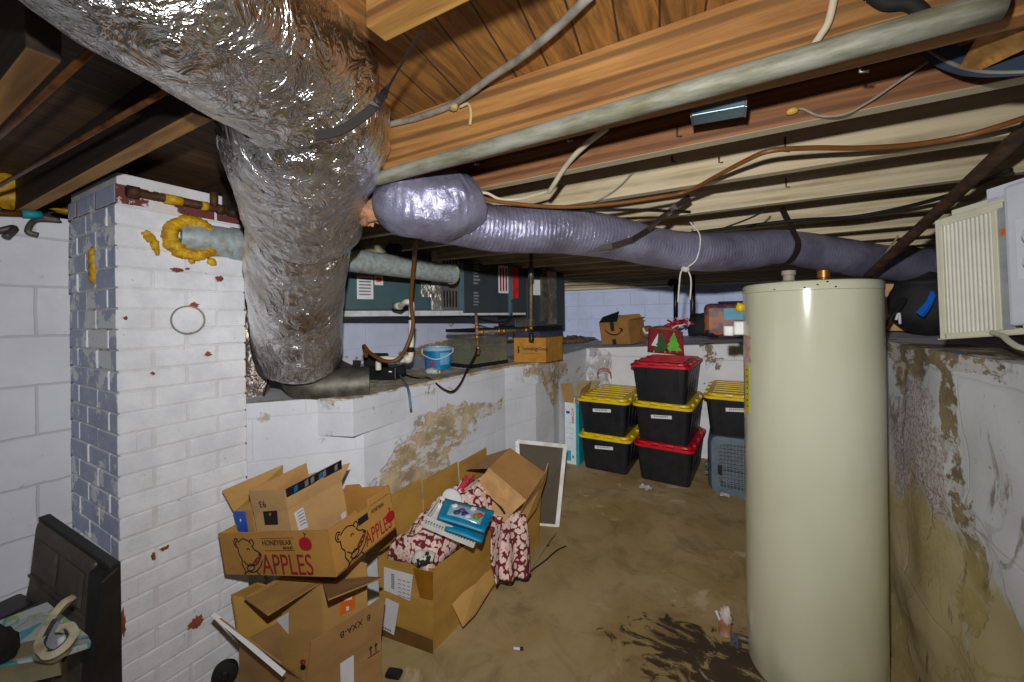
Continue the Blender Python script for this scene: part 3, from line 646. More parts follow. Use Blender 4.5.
# glass tank
ta = L(471, 368.5); tb = L(507, 363); tc = L(443, 363); u = (tb-ta); w = u.length; u.normalize(); v = V((-u.y, u.x, 0)); dpt = .27; ht = fpt(470, 322, .2).z-LZ; ht = .285
tank = thing('fish_tank', 'empty dirty glass fish tank with black rims on the ledge under the furnace', 'tank', (ta+tb)/2)
def glass():
    t = NT('dirty glass'); tr_ = t.n('ShaderNodeBsdfTransparent'); mx = t.n('ShaderNodeMixShader'); gl = t.n('ShaderNodeBsdfGlossy'); gl.inputs[1].default_value = .12
    df = t.n('ShaderNodeBsdfDiffuse'); df.inputs[0].default_value = lin((132, 134, 112)); m2 = t.n('ShaderNodeMixShader'); m2.inputs[0].default_value = .12
    s = t.sep(); dirt = t.ramp(t.math('ADD', t.math('MULTIPLY', s[2], -3.2), t.noise(9, None, 7, .7)), -.35, .55)
    t.l(t.math('ADD', .05, t.math('MULTIPLY', dirt, .45)), mx.inputs[0]); t.l(tr_.outputs[0], m2.inputs[1]); t.l(gl.outputs[0], m2.inputs[2])
    t.l(m2.outputs[0], mx.inputs[1]); t.l(df.outputs[0], mx.inputs[2]); t.l(mx.outputs[0], t.out.inputs[0]); return t.m
M_glass = glass()
for (o, a, b_) in ((ta, (0, w), (0, .006)), (ta, (0, w), (dpt-.006, dpt)), (ta, (0, .006), (.007, dpt-.007)), (ta, (w-.006, w), (.007, dpt-.007))):
    MB().obox(o, u, v, Z, a, b_, (.012, ht-.01)).build('glass_pane', M_glass, tank)
MB().obox(ta, u, v, Z, (.0, w), (0, dpt), (.0, .012)).build('tank_bottom', plain('tank silt', (70, 66, 48), .9), tank)
for zz, hh, nm in ((-.002, .03, 'bottom_rim'), (ht-.018, .022, 'top_rim')):
    b = MB(); b.obox(ta, u, v, Z, (-.006, w+.006), (-.006, .008), (zz, zz+hh)); b.obox(ta, u, v, Z, (-.006, w+.006), (dpt-.008, dpt+.006), (zz, zz+hh)); b.obox(ta, u, v, Z, (-.006, .008), (.008, dpt-.008), (zz, zz+hh)); b.obox(ta, u, v, Z, (w-.008, w+.006), (.008, dpt-.008), (zz, zz+hh)); b.build(nm, M_black, tank)
pl = MB()
for k in range(9):
    b0 = ta+u*(w*.55+random.uniform(-.04, .12))+v*(.1+random.uniform(-.03, .06))+Z*.02
    pl.ribbon(spl([b0, b0+V((random.uniform(-.03, .03), random.uniform(-.03, .03), .05)), b0+V((random.uniform(-.06, .06), random.uniform(-.05, .05), .09+random.random()*.05))], 4), .014, .002, V((random.random()-.5, random.random()-.5, .1)))
pw = thing('water_plant', 'dried green plant scraps inside the glass fish tank', 'plant', ta+u*w*.6+v*.12+Z*.013)
pl.build('leaves', plain('dull green', (96, 110, 60), .8), pw)
tag(MB().obox(ta, u, v, Z, (w*.12, w*.52), (.05, .16), (.02, .06)).build('filter_tray', M_black, None, bevel=.01, origin='auto'), 'dark shallow filter tray lying inside the glass fish tank', 'tray')
# printed carton
def carton_solid(name, label, o, u, v, w_, d_, h_, m, group=None):
    t = thing(name, label, 'box', o+u*w_/2+v*d_/2, group)
    MB().obox(o, u, v, Z, (0, w_), (0, d_), (0, h_)).build('box_body', m, t, bevel=.003); return t
ca = L(514, 362.0); cb_ = L(546, 362.6); u, v, w = frame_from(ca, cb_)
v = (L(563, 359.2)-cb_); cdp = v.length; v.normalize()
tb_ = carton_solid('carton', 'closed tan carton printed with a black company name, on the ledge beside the tank', ca+v*.0, u, v, w, cdp, .205, plain('carton amber', (178, 124, 40), .8))
lettering('lettering', 'TechnologyGroup', .040, ca+u*.07+Z*.100, u, Z, M_ink, tb_, sx=.74, bold=.018); lettering('lettering', 'www.technologygroup.com', .012, ca+u*.08+Z*.072, u, Z, M_ink, tb_)
lg = MB(); flatpoly(lg, circ(.04, .125, .008), ca, u, Z); flatpoly(lg, [(.036, .075), (.046, .075), (.048, .112), (.034, .112)], ca, u, Z); lg.build('logo', M_ink, tb_)
for k in range(3):
    MB().obox(ca+u*w, v, u, Z, (.05+k*.09, .052+k*.09), (.0005, .0015), (.002, .193)).build('corrugation_mark', M_cardb, tb_)
# black power cord over the ledge edge and blue tube
cable('power_cord', 'black power cord drooping over the ledge edge below the fish tank', [L(394, 367)+Z*.05, L(402, 375)+Z*.02, L(415, 379)+Z*.008, L(428, 379)+Z*.007, at(442, 388, 2.35), at(452, 391.5, 2.38), at(460, 384, 2.42), at(467, 370, 2.5), at(475, 355, 2.6), at(478, 345, 2.7)], .006, M_black, 'cord')
cable('blue_tube', 'thin blue tube running from the pump over the ledge edge', [L(397, 374)+Z*.03, L(401, 380)+Z*.02, L(406, 386)+Z*.012, at(409, 392, 2.0), at(411, 409, 1.985)], .006, plain('blue tube', (96, 130, 160), .5), 'tube')

# ================================================================== THINGS ON THE BACK LEDGE
tilt = lambda u, v, w: (V(u).normalized(), V(v).normalized(), V(w).normalized())
SM = [(-.085, .03), (-.05, .0), (0, -.014), (.05, -.004), (.082, .03)]
ARW = [(.058, .036), (.084, .033), (.082, .008)]
bo = V((-1.2705, 4.40, 1.112)); bu, bv, bw = tilt((.9221, -.3659, .06), (.365, .93, 0), (-.12, -.03, .99))
bv = bw.cross(bu).normalized()
am = thing('open_carton', 'open brown carton with a curved arrow mark on the back ledge', 'box', bo)
b = MB(); W_, D_, H_ = .38, .30, .25; tk = .005
for a_, b__ in (((0, W_), (0, tk)), ((0, W_), (D_-tk, D_)), ((0, tk), (tk, D_-tk)), ((W_-tk, W_), (tk, D_-tk))): b.obox(bo, bu, bv, bw, a_, b__, (0, H_))
b.obox(bo, bu, bv, bw, (tk, W_-tk), (tk, D_-tk), (0, tk)); b.build('box_body', CARD('carton shade', (160, 112, 58)), am)
c = bo+bw*H_
MB().panel([c+bu*.0, c+bu*.24, c+bu*.23+bw*.11-bu*.02+bv*.12, c+bu*.0+bw*.06+bv*.08], .004).build('flap', M_blackm, am)
MB().panel([c+bv*D_, c+bu*W_+bv*D_, c+bu*W_+bv*(D_-.06)+bw*.06, c+bv*(D_-.06)+bw*.06], .004).build('flap', M_card, am)
MB().panel([c+bu*W_, c+bu*W_+bv*D_, c+bu*(W_+.03)+bv*D_+bw*.02, c+bu*(W_+.03)+bw*.02], .004).build('flap', M_cardb, am)
fo = bo-bv*.0
MB().obox(fo, bu, bv, bw, (.15, .20), (-.002, -.0005), (.0, .06)).obox(fo, bu, bv, bw, (.15, .20), (-.002, -.0005), (.15, .25)).build('dark_tape', plain('dark tape', (30, 46, 46), .4), am)
strokes(MB(), [[(x*1.35, y*1.35) for x, y in SM], [(x*1.35, y*1.35) for x, y in ARW]], bo+bu*.185+bw*.125, bu, bw, .014).build('arrow_mark', M_ink, am)
# red tablecloth with trees, plush, bag etc.
BZ = lambda px, py: aty(px, py, 4.34)
tcm = MB()
def tcl(u_, v_):
    p = BZ(649+u_*34+v_*(1-2*u_)*-1.5, 328+v_*24+u_*3.6); p.y -= .006+.012*math.sin(u_*9)+.02*(1-abs(v_)); return p
ch_ = thing('christmas_runner', 'red christmas cloth printed with green trees hanging over the back ledge', 'cloth', BZ(666, 340))
M_rc = plain('christmas red cloth', (142, 34, 40), .85, c2=(104, 24, 28)); tcm.grid(tcl, 14, 10); tcm.build('hanging_cloth', M_rc, ch_, 'all', solid=.004)
tx = MB(); du = X; 
def flat_on(mb, pts, off): return mb.hexa([BZ(a, b_)-Y*off for a, b_ in pts], [BZ(a, b_)-Y*(off+.002) for a, b_ in pts])
off = .05
for (xa, m, nm, wd) in ((662, plain('dark green print', (28, 92, 40), .8), 'tree_print', 8), (674, plain('light green print', (100, 190, 50), .8), 'tree_print', 9)):
    t3 = MB()
    for k in range(3): flat_on(t3, [(xa-wd*(.45+.25*k), 340+k*5), (xa+wd*(.45+.25*k), 340.6+k*5), (xa+.6, 332+k*4.5)], off+k*.001)
    t3.build(nm, m, ch_)
flat_on(MB(), [(652, 345), (658, 346), (659, 333)], off).build('white_print', M_paper, ch_)
b = MB()
for xa in (654, 665, 670, 677): flat_on(b, [(xa, 350), (xa+1.6, 350.3), (xa+1.6, 352.5), (xa, 352)], off)
b.build('gold_print', M_orange, ch_)
gm = thing('gingerbread_plush', 'brown plush gingerbread figure with white trim lying on the back ledge', 'plush', V((-.78, 4.50, 1.12)))
M_ging = plain('gingerbread plush', (142, 92, 60), .9)
def onb(px, py, y=4.5): return aty(px, py, y)
MB().blob(onb(648, 332, 4.48), .09, .08, .07, 16, 10, .15).build('head', M_ging, gm, 'all')
MB().blob(onb(664, 331, 4.52), .16, .09, .06, 16, 10, .2).build('body', M_ging, gm, 'all')
MB().tube(spl([onb(643, 328, 4.40), onb(646, 333, 4.38), onb(651, 331, 4.39)], 5), .012, 8).build('white_trim', M_paper, gm, 'all')
tg = thing('gift_ribbon', 'red and white striped tinsel bundle lying on the plush on the back ledge', 'ribbon', onb(675, 332, 4.5))
rb_ = MB(); wb_ = MB()
for k in range(26):
    p = onb(668+random.random()*22, 321+random.random()*6, 4.44+random.random()*.1); d = V((random.uniform(-1, 1), random.uniform(-.5, .5), random.uniform(-.3, .5))).normalized()*.05
    (rb_ if k % 3 else wb_).ribbon([p-d, p+V((0, 0, .01)), p+d], .02, .002, V((random.random(), random.random(), 1)))
rb_.build('red_strips', plain('tinsel red', (168, 30, 44), .4), tg); wb_.build('white_strips', M_paper, tg)
# dark waste pipe against the back wall
pw_ = [aty(670, 282, 5.0), aty(668, 282, 4.9), aty(675.5, 284, 4.8), aty(675, 321, 4.8), aty(676, 322, 4.8), aty(692, 322, 4.75)]
bp = thing('black_pipe', 'black plastic pipe with elbows standing against the back wall', 'pipe', aty(680, 330, 4.8))
MB().tube([aty(675.5, 283, 4.8), aty(675.5, 321, 4.8)], .022, 12).build('pipe_run', M_black, bp, 'all'); MB().tube([aty(673, 322, 4.8), aty(692, 321.5, 4.8)], .026, 12).build('pipe_run', M_black, bp, 'all'); MB().tube([aty(692.5, 272, 4.8), aty(692.5, 336, 4.8)], .026, 12).build('pipe_run', M_black, bp, 'all')
MB().tube(spl([aty(675.5, 285, 4.8), aty(675, 281, 4.8), aty(671, 282, 4.8), aty(669.5, 286, 4.8)], 5), .03, 12).build('elbow', M_black, bp, 'all')
# printed bag with pumpkin colours
po = aty(709, 336, 4.52); t = thing('halloween_bag', 'printed orange and purple bag with a dark lid on the back ledge by the heater', 'bag', po)
def bagm():
    t = NT('bag print'); v = t.n('ShaderNodeTexVoronoi'); t.l(t.tc, v.inputs[0]); v.inputs['Scale'].default_value = 9
    c_ = t.mix(t.ramp(t.noise(8), .4, .6), lin((160, 96, 50)), lin((84, 56, 84))); c_ = t.mix(t.ramp(t.noise(5, t.mapv(loc=(3, 2, 1))), .5, .56), c_, lin((40, 34, 48))); return t.done(c_, .5)
cen = aty(727, 318, 4.56); b = MB(); b.obox(cen, X, Y, Z, (-.21, .26), (-.10, .12), (-.20, .15)); b.build('bag_body', bagm(), t, True, bevel=.05)
MB().obox(cen, X, Y, Z, (-.03, .2), (-.112, -.098), (-.02, .10)).build('blue_panel', plain('aqua panel', (70, 160, 190), .5), t, bevel=.003)
MB().obox(cen, X, Y, Z, (-.08, .25), (-.08, .1), (.15, .17)).build('dark_lid', plain('navy lid', (24, 40, 84), .5), t, bevel=.01)
MB().tube(spl([aty(712, 331, 4.42), aty(718, 334, 4.42), aty(727, 331, 4.42)], 5), .012, 8).build('orange_grin', M_orange, t, 'all')
tag(MB().blob(aty(700, 325, 4.6), .14, .08, .12, 14, 9, .5).build('dark_bundle', plain('dark navy cloth', (28, 30, 40), .9), None, 'all', origin='auto'), 'dark cloth bundle on the back ledge between the black pipe and printed bag', 'bundle')
db = MB()
for k in range(14):
    p = V((random.uniform(-2.2, -1.72), random.uniform(4.9, 5.6), 1.085)); db.blob(p+Z*.02, .04+random.random()*.07, .05, .025+random.random()*.03, 10, 7, .7)
tag(db.build('rubble', plain('dark rubble', (96, 80, 64), .95, bump=.4), None, 'all', origin='auto'), 'dark loose rubble heaped where the two ledges meet', 'rubble', kind='stuff')

# ================================================================== WATER HEATER
hc = V((.282, 1.972, 0)); HR = .228; HT = 1.567
def enamel():
    t = NT('cream enamel'); s = t.sep()
    n = t.noise(2.5, t.mapv(scale=(1, 1, .5)), 6, .6); c_ = t.mix(t.ramp(n, .35, .7), lin((210, 210, 186)), lin((198, 198, 168)))
    r = t.ramp(t.noise(26, t.mapv(scale=(1, 1, .12)), 5, .7), .73, .76); c_ = t.mix(t.math('MULTIPLY', r, .5), c_, lin((134, 108, 60)))
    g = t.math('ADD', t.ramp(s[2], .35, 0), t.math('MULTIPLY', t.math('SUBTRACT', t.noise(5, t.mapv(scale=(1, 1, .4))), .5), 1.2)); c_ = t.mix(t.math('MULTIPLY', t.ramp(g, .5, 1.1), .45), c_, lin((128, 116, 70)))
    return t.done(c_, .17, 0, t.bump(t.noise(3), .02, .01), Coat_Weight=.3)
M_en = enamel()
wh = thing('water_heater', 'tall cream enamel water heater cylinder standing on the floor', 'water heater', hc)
MB().lathe(hc, [(HR-.004, 0), (HR-.004, .012), (HR, .014), (HR, HT-.035)], 96).build('tank_jacket', M_en, wh, True)
MB().lathe(hc+Z*(HT-.034), [(HR+.0012, 0), (HR+.0015, .024), (HR-.004, .032), (HR-.02, .036), (.03, .040)], 96).build('top_cap', M_en, wh, True)
def hpos(px): # angle on the jacket seen at a column
    r = ray(px, 400); r.z = 0; r.normalize(); o = V((0, 0, 0))-V((hc.x, hc.y, 0)); b_ = o.dot(r); q = b_*b_-(o.length_squared-HR*HR); q = max(q, 0); s = -b_-math.sqrt(q); p = r*s; return math.atan2(p.y-hc.y, p.x-hc.x)
def onh(px, py, e=.0):
    a = hpos(px); p = hc+V((math.cos(a), math.sin(a), 0))*(HR+e); r = ray(px, py); d_ = (p.x*r.x+p.y*r.y)/(r.x**2+r.y**2); p.z = H+r.z*d_; return p
for px, py, m in ((789, 270, M_pvc), (824, 271, M_copper)):
    a = V((0, 0, 0)); r = ray(px, py); b_ = hc+Z*HT+ (Y*.03 if m is M_pvc else X*.06+Y*.0)
    rr = ray(px, 300); rr.z = 0; k = (b_.x*rr.x+b_.y*rr.y)/rr.length_squared; b_ = V((rr.x*k, rr.y*k, HT-.002))
    if m is M_pvc: MB().lathe(b_, [(.034, 0), (.034, .018), (.021, .022), (.021, .042), (.026, .044), (.026, .062), (.018, .064)], 14).build('inlet_fitting', plain('grey plastic fitting', (170, 160, 144), .6), wh, True)
    else: MB().lathe(b_, [(.016, 0), (.016, .02), (.022, .024), (.022, .052), (.014, .058)], 12).build('outlet_fitting', M_brass, wh, True)
def hlabel(x0, x1, ya, yb, m, name, e=.0012):
    a0, a1 = hpos(x0), hpos(x1); a1 += 2*math.pi*round((a0-a1)/(2*math.pi)); zt, zb = onh((x0+x1)/2, ya).z, onh((x0+x1)/2, yb).z
    b = MB(); b.grid(lambda u_, v_: hc+V((math.cos(a0+(a1-a0)*u_), math.sin(a0+(a1-a0)*u_), 0))*(HR+e)+Z*(zb+(zt-zb)*v_), 10, 3); return b.build(name, m, wh, solid=.0008)
hlabel(746.3, 752, 336, 362, plain('faded pink label', (206, 180, 166), .6, c2=(190, 130, 118), scale=40), 'faded_label'); hlabel(746.1, 750, 366, 412, plain('yellow energy label', (226, 214, 30), .5), 'energy_label')
lt = MB()
for k in range(7): lt.blob(onh(748, 370+k*6, .002), .003, .003, .004, 6, 5)
lt.build('label_print', M_ink, wh)
vv = onh(743.4, 328, .0); n_ = (vv-hc); n_.z = 0; n_.normalize(); sd2 = Z.cross(n_)
rv = MB().obox(vv, n_, sd2, Z, (-.03, .035), (-.025, .025), (-.03, .03)).build('relief_valve', M_white, wh, bevel=.006)
MB().obox(vv, n_, sd2, Z, (.035, .075), (-.016, .016), (-.035, .01)).build('valve_lever', M_white, rv, bevel=.006); MB().blob(vv+n_*.01+Z*.09, .018, .018, .02, 10, 7, .4).build('yellow_tag', M_yel, rv, 'all')
b = MB()
for k, (px, py) in enumerate(((829, 281.5), (819, 284.5), (806, 287.5), (837, 286.5), (776, 289.5))): b.blob(onh(px, py), .004, .004, .003, 8, 6)
b.build('cap_screw', M_iron, wh, 'all')
sp_ = onh(744.5, 639, .0); MB().tube([sp_+n_*-.02, sp_+n_*.035, sp_+n_*.04-Z*.03], .013, 10).build('drain_valve', M_dsteel, wh, 'all')

# ================================================================== THINGS ON THE RIGHT LEDGE
R_ = lambda px, py: atz(px, py, 1.335)
ao = at(940, 338.5, 1.21); a1 = at(1024, 333, 1.04); au = (a1-ao).normalized(); afr = V((au.y, -au.x, 0)).normalized()
if afr.dot(EYE-ao) < 0: afr = -afr
aw = at(934.5, 221, 1.215)-ao; AH = aw.length; aw.normalize()
acu = thing('air_conditioner', 'white window air conditioner with pleated side curtain on the right ledge', 'air conditioner', ao+au*.25-afr*.12)
M_cream = plain('aged cream plastic', (208, 206, 184), .5, var=.05); M_acw = plain('ac white', (206, 210, 222), .4, var=.04)
def apx(px, py, off=0.): p = atplane(px, py, ao+afr*off, afr); return (p-ao).dot(au), (p-ao).dot(aw)
def abox(mb, x0, x1, y0, y1, o0, o1): return mb.obox(ao, au, afr, aw, (x0, x1), (o0, o1), (y0, y1))
xw = apx(987, 280)[0]; xs = apx(950, 280)[0]
b = MB(); abox(b, 0, .014, 0, AH, -.03, 0); abox(b, .014, xw+.02, AH-.022, AH, -.03, 0); abox(b, .014, xw+.3, 0, .014, -.03, .0); abox(b, 0, xw+.4, -.004, .0, -.03, .012)
b.build('curtain_frame', M_cream, acu, bevel=.002)
pp = []; n_p = 13
b = MB()
def pleat(u_, v_):
    x = .014+(xw-.008)*u_; k = u_*n_p; return ao+au*x+afr*(-.004-.022*max(0, abs((k % 1)*2-1)-.72)/.28-.004*((k % 1)-.5)**2*4)+aw*(.014+(AH-.036)*v_)
b.grid(pleat, n_p*12+1, 2); b.build('pleated_curtain', plain('pleated vinyl', (222, 220, 208), .5, var=.04), acu, solid=.0012)
abox(MB(), .010, .020, .012, AH-.02, -.004, .006).build('curtain_rail', M_cream, acu, bevel=.002)
abox(MB(), xw+.0, xw+.012, .012, AH-.02, -.01, .008).build('curtain_rail', M_cream, acu, bevel=.002)
abox(MB(), xw+.012, xw+.034, .012, AH-.018, -.02, .002).build('side_channel', plain('grey channel', (158, 160, 168), .5, .2), acu, bevel=.001)
lettering('warning_text', 'DO NOT OPERATE WITHOUT SIDE CURTAINS', .0075, ao+au*(xw+.026)+afr*.002+aw*(AH*.70), -aw, au, M_ink, acu); 
abox(MB(), xw+.016, xw+.028, AH*.74, AH*.79, .002, .004).build('yellow_sticker', M_orange, acu)
abox(MB(), xw+.034, .62, .02, AH+.03, -.30, .028).build('cabinet', M_acw, acu, bevel=.008)
abox(MB(), .03, xw+.02, AH, AH+.022, -.034, -.02).build('top_flange', M_cream, acu, bevel=.001); abox(MB(), xw-.02, .6, AH+.01, AH+.05, -.05, -.02).build('top_plate', M_acw, acu, bevel=.001)
abox(MB(), xw+.055, .6, AH*.38, AH*.82, .028, .031).build('control_panel', plain('ac panel', (214, 218, 230), .35, var=.03), acu, bevel=.002)
for cz in (.68, .49):
    kx = xw+.1; kc = ao+au*kx+aw*(AH*cz)+afr*.031
    MB().lathe(kc, [(.030, 0), (.028, .012), (.02, .014)], 28, afr).build('dial_knob', M_acw, acu, True)
    rr = MB(); rr.tube([kc+(au*math.cos(q)+aw*math.sin(q))*.033 for q in [math.pi*(.2+1.6*i/24) for i in range(25)]], .0012, 6); rr.build('dial_ring', M_greyink, acu)
abox(MB(), xw+.06, .6, .012, .020, -.28, .03).build('bottom_lip', M_acw, acu, bevel=.002)
cable('power_cord', 'cream power cord hanging from under the air conditioner over the right ledge', [ao+au*(xw-.005)+afr*.012+aw*.006, at(1003, 336, 1.04), at(1010, 342, 1.0), at(1022, 348, .96), at(1050, 352, .9)], .007, M_cream, 'cord', 8, 10)
# black backpack with blue ribbon
bo2 = R_(892, 334); bkp = thing('black_bag', 'slumped black bag with blue straps on the right ledge beside the air conditioner', 'bag', R_(915, 334))
Dn = ray(912, 300).normalized(); Dn.z = 0; Dn.normalize(); Sd = V((Dn.y, -Dn.x, 0))
b = MB(); cB = at(927, 303, 2.02)
b.blob(cB, .150, .10, .165, 26, 16, .12, (Sd, Dn, Z)); 
b.build('bag_body', plain('black nylon', (20, 20, 22), .75, bump=.4), bkp, 'all')
MB().blob(cB+Z*.10+Sd*.01, .135, .09, .05, 20, 10, .3, (Sd, Dn, Z)).build('top_flap', plain('black nylon', (20, 20, 22), .75), bkp, 'all')
b = MB()
for k in range(6):
    p = at(926+random.uniform(-3, 3), 302, 1.88); b.ribbon(spl([at(932+k*.5, 291+k, 1.88), at(927+k*.6, 302+k, 1.87), at(917+k*1.2, 313+k*.8, 1.87)], 5), .010, .003, V((1, .2, .3*k)))
b.build('blue_strap', plain('bright blue strap', (24, 110, 220), .5), bkp)
MB().tube(spl([at(896, 320, 1.93), at(899, 313, 1.93), at(900, 324, 1.93)], 4), .006, 6).build('cord_pull', M_paper, bkp, 'all')
MB().ribbon(spl([at(884, 328, 1.98), at(893, 314, 1.96), at(903, 298, 1.95)], 4), .05, .006, V((.5, .2, 1))).build('shoulder_strap', plain('black nylon', (20, 20, 22), .75), bkp)
oo = at(882, 336, 2.35); oo.z = 1.335
t = thing('carton', 'tan carton standing on the right ledge behind the heater and black bag', 'box', oo)
MB().obox(oo, Sd, Dn, Z, (-.12, .28), (0, .28), (0, .29)).build('box_body', M_cardl, t, bevel=.003); MB().obox(oo, Sd, Dn, Z, (-.12, .28), (-.002, 0), (.195, .199)).build('flap_seam', M_cardb, t)
# ================================================================== STORAGE BINS
BW, BD, BH = .50, .80, .335
def make_bin(name, label, lidmat, sticker):
    t = thing(name, label, 'storage bin', (0, 0, 0), 'black storage bins with coloured lids')
    b = MB(); w0, d0, w1, d1 = BW*.80, BD*.86, BW*.92, BD*.95; zt = BH-.03
    def sec(w, d, z, n=6, r=.04):
        o = []
        for cx, cy, q0 in ((w/2-r, d-r, 0), (-w/2+r, d-r, 90), (-w/2+r, r, 180), (w/2-r, r, 270)):
            for i in range(n): q = rad(q0+90*i/(n-1)); o.append((cx+r*math.cos(q), cy+r*math.sin(q)+(BD-d)*0, z))
        return [V((x, y+(BD-d)/2, zz)) for x, y, zz in o]
    s0, s1 = sec(w0, d0, .0), sec(w1, d1, zt)
    b.hexa(s0, s1)
    rb = b
    for sx in (-1, 1):
        for k in range(5):
            y = (BD-d1)/2+.12+k*.125; rb.hexa([(sx*(w0/2-.004), y, .05), (sx*(w0/2+.006), y, .05), (sx*(w0/2+.006), y+.03, .05), (sx*(w0/2-.004), y+.03, .05)], [(sx*(w1/2-.004), y, zt-.02), (sx*(w1/2+.008), y, zt-.02), (sx*(w1/2+.008), y+.03, zt-.02), (sx*(w1/2-.004), y+.03, zt-.02)])
    for k in (-.13, .13): rb.hexa([(k-.02, .058, .02), (k+.02, .058, .02), (k+.02, .068, .02), (k-.02, .068, .02)], [(k-.02, .012, zt-.02), (k+.02, .012, zt-.02), (k+.02, .024, zt-.02), (k-.02, .024, zt-.02)])
    rb.build('tub', M_bin, t, True)
    l = MB(); e0, e1 = sec(BW, BD, BH-.036, r=.06), sec(BW, BD, BH-.012, r=.06); l.hexa(e0, e1)
    e2, e3 = sec(BW*.90, BD*.93, BH-.012, r=.05), sec(BW*.88, BD*.92, BH+.008, r=.05); l.hexa(e2, e3)
    ld = l.build('lid', lidmat, t, True, bevel=.004)
    r = MB()
    for k in range(6): r.box((-BW*.36, .10+k*.105, BH+.008), (BW*.36, .145+k*.105, BH+.016))
    for sx in (-1, 1):
        for k in range(3): r.box((sx*BW*.46-.014, .14+k*.21, BH-.012), (sx*BW*.46+.014, .21+k*.21, BH+.006))
    for k in (-.12, 0, .12): r.box((k-.035, .006, BH-.012), (k+.035, .022, BH+.006))
    r.build('lid_rib', lidmat, ld, bevel=.002)
    if sticker:
        s = MB(); zz = BH*.66; y = (BD-d1)/2+.008
        s.hexa([(-.085, y+.0, zz-.016), (.085, y, zz-.004), (.085, y+.02, zz-.004), (-.085, y+.02, zz-.016)], [(-.085, y-.003, zz+.014), (.085, y-.003, zz+.026), (.085, y+.018, zz+.026), (-.085, y+.018, zz+.014)])
        s.build('paper_tape', M_paper, t)
        k = MB()
        for i in range(9): k.box((-.06+i*.013, y-.0042, zz-.001+i*.0011), (-.052+i*.013, y-.003, zz+.010+i*.0011))
        k.build('handwriting', M_greyink, t)
    return t
def put_bin(label, lidmat, sticker, x, y, z, rz):
    t = make_bin('storage_bin', label, lidmat, sticker); t.location = (x, y, z); t.rotation_euler = (0, 0, rz); return t
ST = BH+.012
put_bin('black storage bin with a red lid at the bottom of the middle stack', M_redp, False, -.505, 3.50, 0, -.07)
put_bin('black storage bin with a yellow lid between two red-lidded bins', M_yel, True, -.515, 3.50, ST, -.08)
put_bin('black storage bin with a red lid on top of the middle stack', M_redp, False, -.525, 3.48, 2*ST, -.07)
put_bin('yellow-lidded black bin at the bottom of the stack beside the teal-sided box', M_yel, True, -1.02, 3.52, 0, -.02)
put_bin('yellow-lidded black bin topping the stack beside the teal-sided box', M_yel, True, -1.03, 3.50, ST, -.03)
# pet carrier with the fourth yellow-lidded bin on it
pc = thing('pet_carrier', 'blue-grey pet carrier with wire door under a yellow-lidded bin', 'pet carrier', (.13, 3.55, 0))
M_carr = plain('blue grey carrier plastic', (92, 108, 122), .5)
b = MB(); x0, x1, y0, y1, hh = -.165, .37, 3.55, 4.25, .46
def rr(x0, x1, z0, z1, r, y, n=5):
    o = []
    for cx, cz, q0 in ((x1-r, z1-r, 0), (x0+r, z1-r, 90), (x0+r, z0+r, 180), (x1-r, z0+r, 270)):
        for i in range(n): q = rad(q0+90*i/(n-1)); o.append(V((cx+r*math.cos(q), y, cz+r*math.sin(q))))
    return o
oa = rr(x0+.03, x1-.03, .0, hh, .05, y0); ob = rr(x0, x1, .0, hh, .07, y0+.06); oc = rr(x0, x1, 0, hh, .07, y1)
ia = rr(x0+.085, x1-.085, .05, hh-.05, .05, y0-.004); ib = rr(x0+.09, x1-.09, .055, hh-.055, .05, y0+.10)
n = len(oa)
b.add(oa+ob+oc+ia+ib, [[i, (i+1) % n, n+(i+1) % n, n+i] for i in range(n)]+[[n+i, n+(i+1) % n, 2*n+(i+1) % n, 2*n+i] for i in range(n)]+[list(range(2*n, 3*n))]
      + [[i, (i+1) % n, 3*n+(i+1) % n, 3*n+i] for i in range(n)]+[[3*n+i, 3*n+(i+1) % n, 4*n+(i+1) % n, 4*n+i] for i in range(n)]+[list(range(4*n, 5*n))])
b.build('shell', M_carr, pc, True)
g = MB()
for k in range(16): xx = x0+.09+k*(x1-x0-.18)/15; g.tube([V((xx, y0-.002, .05)), V((xx, y0-.002, hh-.05))], .0022, 5)
for k in range(13): zz = .055+k*(hh-.11)/12; g.tube([V((x0+.085, y0-.005, zz)), V((x1-.085, y0-.005, zz))], .0022, 5)
dr_ = g.build('wire_door', plain('bright wire', (190, 194, 200), .35, .7), pc)
MB().box((x0+.075, y0-.018, .16), (x0+.105, y0-.008, .24)).build('door_latch', M_black, dr_, bevel=.003)
b = MB(); b.box((x0-.012, y0+.10, .15), (x1+.012, y1-.05, .175)); b.build('seam_flange', M_carr, pc, bevel=.004)
for zz in (.13, .2): MB().box((x0-.022, y0+.06, zz-.014), (x0+.0, y0+.1, zz+.014)).build('side_clip', M_carr, pc, bevel=.004)
put_bin('black storage bin with a yellow lid standing on the pet carrier', M_yel, True, .055, 3.52, hh+.002, -.04)
